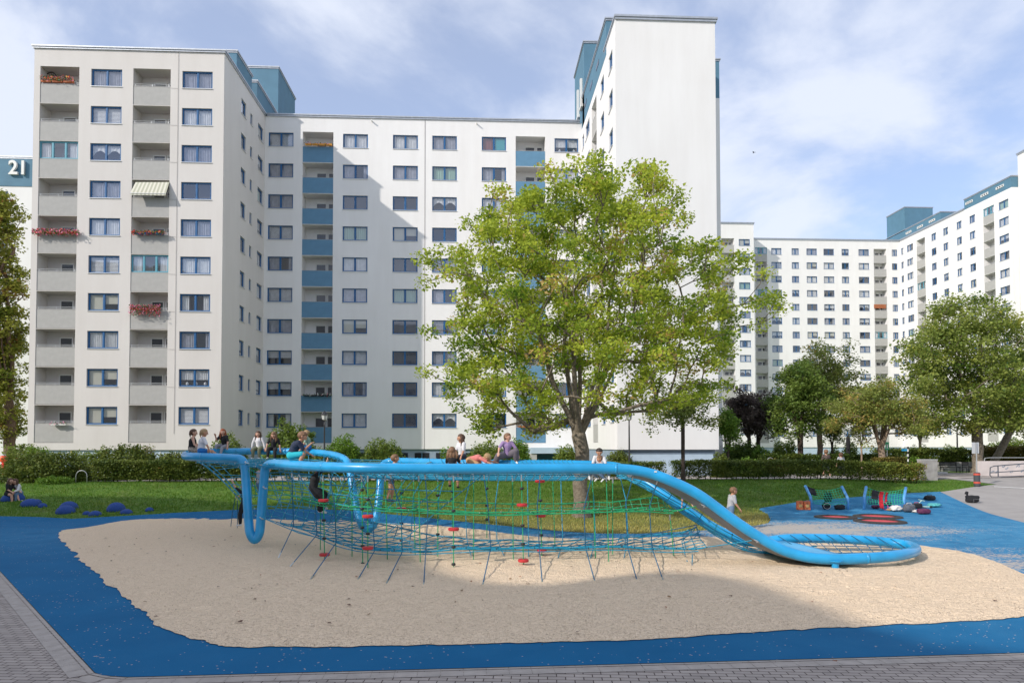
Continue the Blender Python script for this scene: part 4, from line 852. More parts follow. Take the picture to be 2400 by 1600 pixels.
SH_ = [
 ('wide untrimmed dark bush at the left above the two seated girls', 100, 40.5, 170, 1058, 'hedge', 12000, .10, dict(tones=(.2, .6), spiky=.25)),
 ('pale leafy bush beside the red post at the left edge', 48, 46, 75, 1042, 'shrub', 4500, .11, dict(spiky=.3)),
 ('bright upright bush in front of the left basement windows', 88, 45, 60, 1050, 'lime', 3500, .10, dict(spiky=.35)),
 ('flat-topped clipped shrub before the left basement windows', 208, 44, 52, 1060, 'shrub', 4000, .09, dict(boxy=True)),
 ('low brown-green bush below the flat-topped shrub', 195, 42, 50, 1085, 'hedge', 2500, .09, {}),
 ('tall ragged dark shrub with long shoots above the left hedge', 295, 43.5, 130, 1048, 'hedge', 9000, .12, dict(spiky=.35, tones=(.2, .6))),
 ('small yellowish round shrub at the corner of the beige block', 346, 46, 42, 1043, 'hedgey', 2200, .09, {}),
 ('dark leafy shrub below the first pair of seated girls', 412, 43, 90, 1058, 'hedge', 6000, .11, dict(spiky=.2)),
 ('round glossy laurel bush behind the red-haired girl', 532, 46, 84, 1021, 'shrub', 7000, .12, dict(tones=(.1, .7))),
 ('tall feathery dark shrub below the lowest blue balconies', 682, 50, 115, 990, 'dark', 9000, .16, dict(spiky=.1)),
 ('small pale bush right of the boy in the green shirt', 748, 46, 30, 1048, 'shrub', 1800, .1, {}),
 ('round bright green bush right of the left street lamp', 803, 47, 78, 1022, 'lime', 8000, .12, {}),
 ('wide rounded laurel bush in the middle of the white block', 896, 47, 104, 1031, 'shrub', 9000, .12, dict(tones=(.1, .7))),
 ('light green bush behind the girl in the white T-shirt', 1060, 47, 60, 1048, 'lime', 3500, .12, {}),
 ('rounded yellow-green bush between the two climbing girls', 1138, 47, 85, 1036, 'shrub', 6500, .12, {}),
 ('tall light green bush beside the dark entrance', 1212, 49, 60, 1030, 'lime', 5000, .13, dict(spiky=.15)),
 ('grey-green bush left of the big maple trunk', 1328, 48, 58, 1044, 'shrub', 4500, .12, {}),
 ('dark rounded bush right of the big maple trunk', 1452, 46, 62, 1055, 'hedge', 4200, .11, {}),
 ('low rounded bush at the corner of the tower base', 1690, 43.5, 46, 1064, 'hedge', 3500, .1, {}),
 ('white-flecked green shrub between the tower and the dark tree', 1755, 44.5, 76, 1073, 'lime', 4500, .1, dict(tones=(.3, .9))),
 ('large dark shrub mass under the purple-leaved trees', 1740, 52, 90, 1035, 'dark', 8000, .15, dict(tones=(.1, .5))),
 ('tan clipped low shrub beside the bicycle hoops', 1818, 44, 34, 1077, 'hedgey', 2200, .08, dict(boxy=True)),
 ('green shrub beside the dark tree trunk', 1785, 50, 46, 1046, 'lime', 3500, .12, dict(tones=(.1, .5))),
 ('light clipped shrub with a flat crown near the plinth', 1840, 60, 36, 1035, 'shrub', 3000, .12, dict(boxy=True)),
 ('small round shrub before the distant plinth', 1822, 62, 22, 1044, 'shrub', 1500, .12, {}),
 ('round shrub before the distant plinth, right of the walkers', 1957, 64, 26, 1043, 'shrub', 1600, .12, {}),
 ('shrub between the distant hedge and the green sign', 1993, 62, 34, 1030, 'shrub', 2500, .13, {}),
 ('twin rounded shrub left of the pale trunk', 2142, 66, 20, 1045, 'shrub', 1500, .12, {}),
 ('twin rounded shrub right of the pale trunk', 2166, 66, 22, 1042, 'shrub', 1500, .12, {}),
 ('rounded light shrub behind the lamp near the dark doorway', 2225, 64, 32, 1043, 'shrub', 2500, .12, {}),
 ('loose light shrub before the dark doorway', 2250, 63, 28, 1045, 'lime', 2000, .12, {}),
 ('big sprawling green shrub at the right edge behind the ramp', 2370, 62, 110, 1027, 'green', 9000, .15, dict(tones=(.1, .5))),
 ('small wispy green bush beside the grey concrete slab', 2142, 43.8, 24, 1070, 'lime', 1500, .08, dict(spiky=.3)),
 ('small leafy weed clump before the left hedge gap', 130, 39.2, 70, 1115, 'lime', 2200, .07, dict(tones=(.1, .5))),
]
for i, (lb, px, Y, w, yt, lm, n, sz, kw) in enumerate(SH_): shrub(lb, px, Y, w, yt, lm, n, sz, 60+i, **kw)
# ------------------------------------------------------------------ the blue climbing structure
MT['tube'] = mat('tube_blue', (.012, .30, .60), .34, spec=.5, coat=.25, noise=(2.2, .15, 9), bump=(1.6, .06, .03))
MT['rope'] = mat('rope_blue', (.010, .25, .40), .7, noise=(30, .25)); MT['roped'] = mat('rope_dark_blue', (.008, .11, .22), .75, noise=(30, .25)); MT['ropeg'] = mat('rope_green', (.012, .30, .12), .7, noise=(30, .25))
MT['ferrule'] = mat('ferrule', (.55, .56, .56), .3, .8); MT['black'] = mat('rubber_black', (.018, .018, .02), .5); MT['red'] = mat('disc_red', (.50, .025, .03), .5, noise=(9, .12)); MT['steel'] = mat('slide_steel', (.15, .17, .20), .45, .35, noise=(3, .15))
MT['panel'] = mat('slide_panel_blue', (.10, .38, .62), .45, noise=(2, .08))
def P3(px, py, D): return atY(px, py, D)
CS = thing('climbing_structure', 'long blue tube climbing frame with rope nets and a slide standing in the sandpit', 'climbing frame', (-1, 19, 0)); C0 = Vector((-1, 19, 0))
def cr_spline(P, n=8, closed=False):
    out = []; k = len(P); K = k if closed else k-1
    for i in range(K):
        p0 = P[(i-1) % k] if closed or i > 0 else P[i]*2-P[i+1]; p1 = P[i]; p2 = P[(i+1) % k]; p3 = P[(i+2) % k] if closed or i+2 < k else P[i+1]*2-P[i]
        for q in range(n):
            t = q/n; out.append(.5*((2*p1)+(p2-p0)*t+(2*p0-5*p1+4*p2-p3)*t*t+(3*p1-p0-3*p2+p3)*t**3))
    if not closed: out.append(P[-1])
    return out
tubepx = [  # photo x, y, distance
 (619, 1122, 21.35), (621, 1101, 21.4), (628, 1089.5, 21.3), (646, 1086.5, 20.9), (690, 1089.5, 19.6), (760, 1093.5, 18.4), (860, 1096.5, 17.7), (1000, 1098, 17.6), (1150, 1098.2, 17.6), (1300, 1098, 17.6), (1420, 1097.7, 17.6), (1475, 1100, 17.55), (1520, 1108, 17.5), (1570, 1125.5, 17.4), (1636, 1158, 17.3), (1705, 1208, 17.15), (1751, 1240, 17.05), (1800, 1270, 16.95), (1845, 1292, 16.85), (1895, 1305, 16.75), (1950, 1309.5, 16.6), (2030, 1307.5, 16.6), (2090, 1302.5, 16.7), (2128, 1296, 17.1), (2146, 1289, 17.8), (2138, 1280, 18.5), (2105, 1273.5, 18.95), (2048, 1267, 19.2), (1944, 1261.5, 19.35), (1850, 1261.5, 19.4), (1800, 1267, 19.4),
 (1758, 1269, 19.4), (1715, 1257, 19.4), (1640, 1216, 19.5), (1570, 1168, 19.8), (1510, 1126, 20.3), (1465, 1101, 20.9), (1425, 1090.5, 21.5), (1300, 1087.5, 21.8), (1150, 1087, 22.0), (1040, 1084.5, 23.0), (960, 1081.5, 24.6), (925, 1081, 25.2), (903, 1085, 25.3), (894, 1102, 25.1), (890, 1150, 24.8), (884, 1200, 24.5), (876, 1228, 24.3), (862, 1240, 24.25), (848, 1229, 24.3), (839, 1200, 24.5), (828, 1150, 24.8), (820, 1102, 25.2), (811, 1079, 25.6), (790, 1068, 26.4), (750, 1061, 27.6), (690, 1057.5, 28.8), (600, 1057, 29.2), (520, 1058, 28.5), (465, 1061, 27), (438, 1065, 25), (436, 1068.5, 23.2), (455, 1070, 22.4), (500, 1071.5, 22.1), (545, 1073.5, 21.9), (564, 1076, 21.8), (573, 1090, 21.7), (576, 1120, 21.6), (579.5, 1170, 21.4), (583, 1222, 21.2), (586.5, 1249, 21.05), (597, 1264, 21.0), (607.5, 1249, 21.05), (611, 1222, 21.1), (615, 1170, 21.25)]
T0 = [P3(*t) for t in tubepx]; TP = cr_spline(T0, 6, True)
b = MB(); b.tube([p-C0 for p in TP], .135, 24, closed=True); frame = b.build('tube_frame', MT['tube'], CS, smooth=True)
def arc(a, e):  # tube centreline between control indices
    return TP[a*6:e*6+1]
def idx(px, lo, hi):   # control index whose photo x is nearest, within [lo, hi)
    return min(range(lo, hi), key=lambda i: abs(tubepx[i][0]-px))
# sleeves (weld rings) on the tube
for i in (10*6+2, 21*6, 37*6, 5*6, 62*6+3):
    b = MB(); d = (TP[i+1]-TP[i-1]).normalized(); b.tube([TP[i]-C0-d*.035, TP[i]-C0+d*.035], .1375, 24); b.build('tube_joint', MT['tube'], CS, smooth=True)
b = MB(); q = P3(1536, 1105, 17.36)-C0; b.box(q.x-.035, q.x+.035, q.y-.02, q.y-.014, q.z-.015, q.z+.02); b.build('maker_plate', MT['framewh'], CS)
for px, py, D in ((1958, 1344, 16.55), (1809, 1298, 19.4)):
    g = P3(px, py, D); b = MB(); b.tube([(0, 0, -.2), (0, 0, .22)], .085, 16); b.tube([(0, 0, .21), (0, 0, .235)], .17, 16); o = b.build('support_post', MT['tube'], CS, (g.x-C0.x, g.y-C0.y, 0), smooth=False)
def ropes(name, lines, r, m, parent=CS, n=4, K=(), kr=.02, km=None):
    b = MB()
    for k in K: b.lathe([(.001, -kr), (kr*.9, -kr*.4), (kr*.9, kr*.4), (.001, kr)], Vector(k)-C0, 5, 1)
    for L in lines:
        L = [Vector(p)-C0 for p in L]
        if len(L) > 1: b.tube(L, r, n, caps=False)
    return b.build(name, [m, km or MT['ferrule']], parent)
def netgrid(S, nu, nv, su=24, sv=24, u0=0, u1=1, v0=0, v1=1, wrap=False, jit=0):
    L = []; K = []
    for i in range(nu+(0 if wrap else 1)):
        u = u0+(u1-u0)*i/nu; L.append([S(u, v0+(v1-v0)*k/sv) for k in range(sv+1)])
    for j in range(nv+1):
        v = v0+(v1-v0)*j/nv; L.append([S(u0+(u1-u0)*k/su, v) for k in range(su+1)])
    for i in range(nu+1):
        for j in range(nv+1): K.append(S(u0+(u1-u0)*i/nu, v0+(v1-v0)*j/nv))
    return L, K
def samp(path, t):
    t = max(0, min(1, t))*(len(path)-1); i = min(int(t), len(path)-2); return path[i].lerp(path[i+1], t-i)
RR = .0125
def arclen(path, n=60):
    L = [0]
    for a, e in zip(path[:-1], path[1:]): L.append(L[-1]+(e-a).length)
    out = []
    for i in range(n):
        d = L[-1]*i/(n-1); k = min(max(0, np.searchsorted(L, d)-1), len(path)-2); out.append(path[k].lerp(path[k+1], (d-L[k])/max(1e-6, L[k+1]-L[k])))
    return out
# loops of the upper-left ring: from the back leg's elbow round the back to the front leg's elbow, closed along the gap
iB = idx(820, 48, 56); iF = 66
ring = arclen(arc(iB, iF), 70); gap0 = ring[-1]; gapm = T0[3]
rimR = arclen(arc(3, 6), 12)                      # first bit of the front main tube
gapback = T0[43]                                   # right back elbow
close = [gap0.lerp(gapm, t) for t in (0.33, .66)]+rimR
rimloop = ring+close+[rimR[-1].lerp(gapback, t) for t in (.2, .4, .6, .8, 1)]+[gapback.lerp(ring[0], .5)]
rimloop = arclen(rimloop+[rimloop[0]], 120)
cen = Vector((-5.6, 23.2, 0))
def funnel(u, v):   # v = 0 at the rim, 1 at the bottom
    p = samp(rimloop, u); a = p-Vector((cen.x, cen.y, p.z)); s = 1-.62*v**.75; q = Vector((cen.x, cen.y, 0))+a*s; z = p.z-.05-(p.z-.30)*v**1.15; return Vector((q.x, q.y, z))
L, K = netgrid(funnel, 24, 6, 96, 12, wrap=True, v1=.8); ropes('funnel_net', L, RR, MT['rope'], K=K, kr=.022, km=MT['ferrule'])
# deck net inside the ring (sagging) and lacing round the rim
def deck(u, v):
    x = lerp(u, (0, 1), (-9.3, -1.6)); y = lerp(v, (0, 1), (19.4+max(0, (-4.5-x))*.75, 27.6-max(0, x+5)*.95)); e = 4*u*(1-u)*4*v*(1-v); return Vector((x, y, 2.58-.30*e+.03*(27-y)*0-.05))
L, K = netgrid(deck, 18, 16, 18, 16); ropes('deck_net', L, RR, MT['rope'], K=K, kr=.02, km=MT['ferrule'])
lac = []
for i in range(3, 64, 2):
    p = ring[i]; c_ = Vector((cen.x, cen.y, p.z)); d = (c_-p).normalized(); w = [p+d*.02+Vector((0, 0, .155)), p+d*.17, p+d*.45-Vector((0, 0, .12))]; lac.append(w)
for i in range(3, 64, 2): p = ring[i]; q = ring[min(69, i+1)]; d = (Vector((cen.x, cen.y, p.z))-p).normalized(); lac.append([p+d*.155, q+d*.45-Vector((0, 0, .12)), ring[min(69, i+2)]+(Vector((cen.x, cen.y, p.z))-p).normalized()*.155])
ropes('rim_lacing', lac, RR, MT['rope'])
# walkway net between the two horizontal tubes
def fmain(x): 
    F_ = arc(5, 13); return min(F_, key=lambda p: abs(p.x-x))
def rmain(x):
    F_ = arc(34, 43); return min(F_, key=lambda p: abs(p.x-x))
def walk(u, v):
    x = lerp(u, (0, 1), (-3.3, 2.9)); a = fmain(x); e = rmain(x); e = Vector((x, e.y, e.z)) if x > -2.9 else Vector((x, e.y, e.z)); p = Vector((x, a.y, a.z)).lerp(e, v)
    return p-Vector((0, 0, .10+.30*4*v*(1-v)))
L, K = netgrid(walk, 26, 15, 26, 15); ropes('walkway_net', L, RR, MT['rope'], K=K, kr=.02, km=MT['ferrule'])
lac = []
for i in range(44):
    x = -3.3+i*.145; e = rmain(x); lac.append([Vector((x, e.y-.04, e.z+.15)), Vector((x+.09, e.y-.28, e.z-.02)), Vector((x+.14, e.y-.55, e.z-.2))])
ropes('walkway_lacing', lac, RR, MT['rope'])
# green middle net
def edge(pts):
    P = [P3(*p) for p in pts]; return cr_spline(P, 6)
gF = edge([(630, 1146, 21.0), (680, 1160, 19.6), (740, 1176, 18.8), (800, 1184, 18.4), (880, 1190, 18.1), (1000, 1196, 18.0), (1160, 1201, 17.9), (1260, 1198, 17.9), (1372, 1195, 17.9), (1470, 1192, 17.9), (1530, 1193, 17.9), (1580, 1196, 17.8), (1632, 1186, 17.4)])
gB = edge([(800, 1150, 23.6), (840, 1160, 22.8), (900, 1160, 22.0), (960, 1166, 21.2), (1030, 1172, 20.9), (1100, 1178, 20.7), (1200, 1180, 20.6), (1300, 1180, 20.6), (1380, 1176, 20.6), (1440, 1176, 20.6), (1500, 1168, 20.6), (1548, 1166, 20.5), (1560, 1170, 20.3)])
gF2 = [p-Vector((0, 0, .07)) for p in gF]
def gnet(u, v):
    a = samp(gF, .06+.90*u); e = samp(gB, u); p = a.lerp(e, v); p.z -= .16*4*v*(1-v)+.02*math.sin(u*60+v*9); return p
L, K = netgrid(gnet, 30, 5, 60, 5); L += [gF, [p+Vector((0, .01, -.075)) for p in gF[8:-6]], gB]
ropes('green_net', L, .0125, MT['ropeg'], K=K[::2], kr=.02, km=MT['ferrule'])
# blue lower net
bF = edge([(617, 1214, 21.0), (660, 1226, 20.2), (700, 1238, 19.4), (743, 1252, 18.7), (790, 1272, 18.4), (860, 1287, 18.2), (943, 1292, 18.1), (1060, 1288, 18.1), (1150, 1283, 18.1), (1264, 1285, 18.1), (1372, 1281, 18.1), (1471, 1282, 18.1), (1530, 1285, 18.1), (1600, 1286, 18.0), (1660, 1281, 17.8), (1762, 1266, 17.05)])
bB = edge([(800, 1215, 23.5), (860, 1225, 22.6), (900, 1228, 21.8), (950, 1240, 21.3), (1010, 1252, 21.0), (1070, 1260, 20.7), (1140, 1265, 20.5), (1210, 1266, 20.5), (1300, 1268, 20.4), (1390, 1264, 20.4), (1440, 1264, 20.4), (1480, 1258, 20.4), (1530, 1254, 20.4), (1590, 1248, 20.2), (1632, 1235, 19.9)])
def bnet(u, v):
    a = samp(bF, .05+.88*u); e = samp(bB, u); p = a.lerp(e, v); p.z -= .10*4*v*(1-v)+.03*math.sin(u*47+v*7); p.z = max(p.z, .10); return p
L, K = netgrid(bnet, 34, 6, 68, 6); L += [bF, [p+Vector((0, .012, -.085)) for p in bF[10:-8]], bB]
diag = []
for i in range(12): u = .12+i*.06; diag.append([bnet(u+.05*k, k/6) for k in range(7)])
ropes('lower_net', L+diag, .0125, MT['rope'], K=K, kr=.021, km=MT['black'])
# side wall net between the front leg, the lower edge and the funnel
def side(u, v):
    a = samp(arclen(arc(3, 8), 30), u); e = samp(bF, .02+.36*u); p = a.lerp(e, v); p.y += .9*math.sin(PI*v)*(1-.3*u); return p
_sa = arclen(arc(3, 8), 30)
def side(u, v):
    a = samp(_sa, u); e = samp(bF, .02+.36*u); p = a.lerp(e, v); p.y += 1.1*math.sin(PI*v)*(1-.3*u); return p
L, K = netgrid(side, 9, 7, 18, 12); ropes('side_net', L, RR, MT['rope'], K=K, kr=.021, km=MT['ferrule'])
# net behind, from the back U leg to the funnel (seen through)
def back(u, v):
    a = Vector((lerp(u, (0, 1), (-5.9, -1.2)), lerp(u, (0, 1), (24.8, 22.4)), 2.45)); e = Vector((lerp(u, (0, 1), (-6.6, -2.2)), lerp(u, (0, 1), (24.6, 22.0)), .35)); p = a.lerp(e, v); p.y -= .5*math.sin(PI*v); return p

# slanting stay ropes: deck -> green net -> lower net -> ground anchors (front row)
def stay(pts, m='roped', fer=True):
    P = [P3(*p) if len(p) == 3 else atZ(p[0], p[1], 0.03) for p in pts]; b = MB()
    b.tube([p-C0 for p in P], .0135, 5, caps=False); o = b.build('stay_rope', MT[m], CS)
    if fer:
        d = (P[-2]-P[-1]).normalized(); b = MB(); b.tube([P[-1]-C0-d*.05, P[-1]-C0+d*.19], .019, 6); b.build('ferrule', MT['ferrule'], o); b = MB(); b.tube([P[0]-C0, P[0]-C0+(P[1]-P[0]).normalized()*.12], .017, 6); b.build('ferrule', MT['ferrule'], o)
def topz(px): 
    p = P3(px, 1110, 17.6); return (px, 1109, 17.6)
for pts in (((684, 1108, 19.6), (688, 1232, 19.6), (652, 1308)), ((700, 1112, 19.2), (738, 1168, 18.9), (743, 1252, 18.7), (679, 1328)), ((770, 1110, 18.3), (784, 1180, 18.4), (788, 1271, 18.4), (728, 1357)), ((845, 1112, 17.8), (872, 1188, 18.1), (878, 1290, 18.2), (838, 1359)),
            ((914, 1112, 17.6), (940, 1190, 18.1), (943, 1292, 18.1), (906, 1366)), ((996, 1112, 17.6), (1003, 1196, 18.0), (998, 1289, 18.1), (993, 1371)), ((1134, 1112, 17.6), (1144, 1192, 17.9), (1150, 1284, 18.1), (1131, 1371)), ((1266, 1112, 17.6), (1259, 1186, 17.9), (1264, 1285, 18.1), (1271, 1367)),
            ((1388, 1112, 17.6), (1369, 1190, 17.9), (1372, 1281, 18.1), (1395, 1365)), ((1484, 1115, 17.6), (1466, 1180, 17.9), (1471, 1282, 18.1), (1494, 1363)), ((1541, 1125, 17.5), (1522, 1188, 17.9), (1528, 1284, 18.1), (1554, 1358))): stay(pts)
for pts in (((962, 1104, 21.5), (929, 1156, 21.2), (932, 1236, 21.3), (921, 1268)), ((1000, 1104, 21.9), (969, 1160, 21.1), (964, 1245, 21.2), (958, 1285)), ((1046, 1104, 21.8), (1028, 1168, 20.9), (1026, 1256, 21.0), (1026, 1292)), ((1107, 1104, 21.8), (1090, 1175, 20.7), (1094, 1262, 20.6), (1105, 1306)), ((1171, 1104, 21.8), (1161, 1180, 20.6), (1165, 1264, 20.5), (1183, 1306)),
            ((1236, 1104, 21.8), (1237, 1182, 20.6), (1239, 1268, 20.4), (1239, 1309)), ((1314, 1104, 21.7), (1316, 1181, 20.6), (1319, 1268, 20.4), (1307, 1311)), ((1386, 1104, 21.7), (1392, 1177, 20.6), (1396, 1265, 20.4), (1383, 1312)), ((1451, 1108, 21.5), (1467, 1171, 20.6), (1472, 1258, 20.4), (1462, 1310)), ((1630, 1232, 19.9), (1598, 1268, 19.2), (1606, 1300, 18.8), (1613, 1323)), ((1623, 1297, 17.9), (1622, 1325))): stay(pts, 'rope')
stay(((611, 1211, 21.0), (700, 1248, 19.0), (757, 1262, 18.6)), 'rope', False); stay(((1640, 1228, 19.8), (1500, 1256, 20.3)), 'roped', False)
for pts in (((553, 1160, 23.8), (545, 1200, 24.2), (541, 1233)), ((556, 1165, 23.7), (557, 1205, 24), (556, 1237))): stay(pts)
# hanging green ropes with climbing knobs and red disc seats
def hang(px, y0, y1, D, knobs=(), discs=(), pend=None):
    top = P3(px, y0, D); bot = P3((pend or px), y1, D); bot.z = max(bot.z, .0); b = MB(); b.tube([top-C0, top.lerp(bot, .5)-C0, bot-C0], .0135, 5); o = b.build('climbing_rope', MT['ropeg'], CS)
    b = MB(); b.tube([top-C0, top-C0-Vector((0, 0, .16))], .02, 6); b.build('ferrule', MT['ferrule'], o)
    def at(y): t = (y-y0)/(y1-y0); return top.lerp(bot, t)-C0
    for y in knobs: b = MB(); b.lathe([(.01, -.035), (.045, -.03), (.058, 0), (.045, .03), (.01, .035)], at(y), 10); b.build('knob', MT['black'], o, smooth=True)
    for y in discs: b = MB(); b.lathe([(.02, -.035), (.125, -.035), (.138, -.018), (.138, .022), (.12, .036), (.02, .036)], at(y), 18); b.build('disc_seat', MT['red'], o)
for a in ((751, 1114, 1288, 20.2), (757, 1114, 1323, 18.4, (1222, 1266), (1174, 1305), 761), (787, 1114, 1306, 19.4), (825, 1114, 1319, 18.9), (848, 1114, 1337, 17.9, (1150, 1197, 1244, 1290, 1334), (), 850), (862, 1114, 1362, 17.2, (1177, 1267), (1221.5, 1305)),
          (903, 1114, 1329, 18.5, (), (), 908), (941, 1114, 1300, 19.5, (1155, 1227, 1266), (1191.7,)), (969, 1114, 1312, 19.3, (), (), 973), (981, 1114, 1340, 18.0, (), (), 985), (1026, 1114, 1323, 18.8, (1164, 1262)), (1063, 1114, 1355, 17.3, (1206, 1300, 1345), (1253.7,)), (1060, 1112, 1240, 20.6, (1151, 1168)), (1110, 1114, 1332, 18.3),
          (1141, 1112, 1260, 20.4, (1144, 1184, 1217)), (1201, 1114, 1333, 18.2, (), (), 1203), (1222, 1112, 1351, 17.4, (1148, 1244, 1292), (1190.5, 1335), 1227), (1265, 1112, 1316, 18.9, (1176, 1262), (1128.4, 1214, 1300), 1270), (1295, 1114, 1300, 19.9, (), (), 1301), (1388, 1112, 1330, 18.4, (), (), 1396), (1421, 1114, 1346, 17.8, (), (), 1427), (1436, 1118, 1317, 18.9), (1570, 1205, 1322, 18.6, (), (), 1580)):
    hang(*a)
# green ropes in the gap between the front legs
gl = [P3(577, 1086, 21.7), P3(590, 1098, 21.9), P3(600, 1101, 21.9), P3(612, 1096, 21.5)]
ropes('green_gap_rope', [cr_spline(gl, 5), [P3(588, 1100, 21.9), P3(590, 1130, 21.8), P3(590, 1165, 21.7)], [P3(594, 1101, 21.9), P3(597, 1130, 21.8), P3(600, 1170, 21.7)], [P3(582, 1100, 21.6), P3(588, 1160, 21.5), P3(585, 1182, 21.5)]], .012, MT['ropeg'])
for px, py, D in ((619, 1142, 21.2), (612, 1213, 21.1), (1641, 1184, 17.35), (1764, 1266, 17.0), (577, 1084, 21.7)):   # tube eyes with shackles
    p = P3(px, py, D)-C0; b = MB(); b.tube([p+Vector((0, 0, .05)), p+Vector((0, -.12, .03)), p+Vector((.06, -.16, 0)), p+Vector((.12, -.12, -.02)), p+Vector((.05, -.1, -.03))], .016, 6); b.build('shackle', MT['ferrule'], CS)
# slide: steel chute between the two falling tubes
SF = arclen(arc(11, 20), 40); SB = arclen(list(reversed(arc(28, 37))), 40)
b = MB(); vs = []; nC = 7; nL = 34
for i in range(nL+1):
    a = samp(SF, .02+.90*i/nL); e = samp(SB, .02+.90*i/nL); w = a.lerp(e, .36)
    for j in range(nC+1):
        v = j/nC; p = a.lerp(w, v); p = p+Vector((0, 0, -.10-.13*math.sin(PI*v))); vs.append(p-C0)
b.add(vs, [(i*(nC+1)+j, i*(nC+1)+j+1, (i+1)*(nC+1)+j+1, (i+1)*(nC+1)+j) for i in range(nL) for j in range(nC)]); o = b.build('slide_chute', MT['steel'], CS, smooth=True)
m_ = o.modifiers.new('s', 'SOLIDIFY'); m_.thickness = .012
ln = []
for j in range(7): v = .46+.078*j; ln.append([samp(SF, .02+.93*i/30).lerp(samp(SB, .02+.93*i/30), v)-Vector((0, 0, .10+.22*math.sin(PI*(v-.4)/.6)+.02*math.sin(i*.9+j))) for i in range(31)])
for i in range(12): ln.append([samp(SF, .04+.075*i).lerp(samp(SB, .06+.075*i), v)-Vector((0, 0, .10+.22*math.sin(PI*(v-.4)/.6))) for v in (.44, .55, .66, .77, .88, .97)])
ropes('slide_net', ln, .014, MT['rope'])
# run-out panel and net of the lower ring
RF = arclen(arc(17, 23), 30); RB = arclen(list(reversed(arc(25, 31))), 30)
b = MB(); vs = []
for i in range(13):
    u = i/12
    for j in range(9):
        v = j/8; ue = u*(.52-.34*v*v); p = samp(RF, .08+ue).lerp(samp(RB, .02+ue), .05+.9*v); vs.append(p-C0-Vector((0, 0, .02+.12*math.sin(PI*v))))
b.add(vs, [(i*9+j, i*9+j+1, (i+1)*9+j+1, (i+1)*9+j) for i in range(12) for j in range(8)]); o = b.build('slide_runout', MT['panel'], CS, smooth=True); m_ = o.modifiers.new('s', 'SOLIDIFY'); m_.thickness = .012
def rnet(u, v):
    p = samp(RF, .52+.48*u).lerp(samp(RB, .35+.65*u), .04+.92*v); p.z -= .06+.16*4*v*(1-v)*(1-u**3); return p
L, K = netgrid(rnet, 9, 8, 12, 12); ropes('ring_net', L, .013, MT['roped'], K=K, kr=.02, km=MT['ferrule'])
rl = []
for i in range(13):
    p = samp(RB, .02+.075*i); q = samp(RB, min(1, .065+.075*i)); rl.append([p+Vector((0, -.09, .12)), p.lerp(q, .5)+Vector((0, -.30, .02)), q+Vector((0, -.55, -.1))])
ropes('ring_lacing', rl, .012, MT['roped'])
# ------------------------------------------------------------------ things around the playground
def cm(name, c, r=.7, **k):
    if name not in MT: MT[name] = mat(name, c, r, **k)
    return MT[name]
LAMPM = cm('lamp_black', (.02, .02, .022), .45); LGL = cm('lamp_glass', (.55, .56, .52), .2, spec=.8)
for px, D, lb in ((760, 44, 'black street lamp in front of the shaded blue balconies'), (1475, 42, 'black street lamp right of the big maple trunk')):
    base = atY(px, 1080, D); top = atY(px, 962, D).z; g = HT(base.x, D); t = thing('street_lamp', lb, 'street lamp', (base.x, D, g), 0, 'black street lamps'); h = top-g
    b = MB(); b.lathe([(.09, 0), (.09, .5), (.06, .6), (.045, h-1.0), (.04, h-.62)], n=10); b.build('post', LAMPM, t, smooth=True)
    b = MB(); b.lathe([(.05, h-.62), (.16, h-.56), (.20, h-.28)], n=8); b.build('lamp_glass', LGL, t)
    b = MB(); b.lathe([(.24, h-.28), (.22, h-.24), (.11, h-.10), (.05, h-.07), (.03, h)], n=10)
    for k in range(4): a = k*PI/2+.4; b.tube([(.06*math.cos(a), .06*math.sin(a), h-.60), (.17*math.cos(a), .17*math.sin(a), h-.55), (.21*math.cos(a), .21*math.sin(a), h-.28)], .012, 4)
    b.build('lamp_cap', LAMPM, t)
# domes on the lawn
DM = cm('dome_blue', (.012, .055, .23), .8, noise=(60, .25), bump=(90, .4, .01))
for x0, x1, y0, y1, lb in ((-5, 24, 1161, 1176, 'dark blue rubber dome under the girl in black at the left edge'), (28, 50, 1158, 1173, 'dark blue rubber dome under the girl in the white shirt'), (39, 79.5, 1172.5, 1189, 'large dark blue dome, front one of the leftmost free group'), (69, 90, 1171.6, 1182, 'small dark blue dome behind the leftmost large one'), (84.5, 103.6, 1181, 1190, 'small dark blue dome right of the leftmost large one'),
                       (131, 170, 1178, 1196, 'large blue dome, rear of the overlapping pair'), (122, 163, 1187, 1205, 'large blue dome, front of the overlapping pair'), (190, 207, 1199, 1207, 'small blue dome, left of the touching small pair'), (202, 230, 1199, 1210.5, 'small blue dome, right of the touching small pair'), (242.5, 282.5, 1180, 1200, 'large blue dome standing highest beside a small one on its right'), (276, 303, 1195, 1205.5, 'small blue dome touching the right side of the highest large one'), (336.6, 355.4, 1190, 1199, 'lone small blue dome, rightmost on the lawn')):
    g = gh((x0+x1)/2, y1-2); r = (x1-x0)/2*g.y/1600; h = (y1-y0)*g.y/1600*.95
    b = MB(); b.lathe([(r*math.cos(t), h*math.sin(t)) for t in [i*PI/2/9 for i in range(-1, 9)]]+[(.005, h)], n=24); tag(b.build('rubber_dome', DM, None, (g.x, g.y+r*.9, HT(g.x, g.y+r*.9)-.03), smooth=True), lb, 'dome', 'blue rubber domes on the lawn')
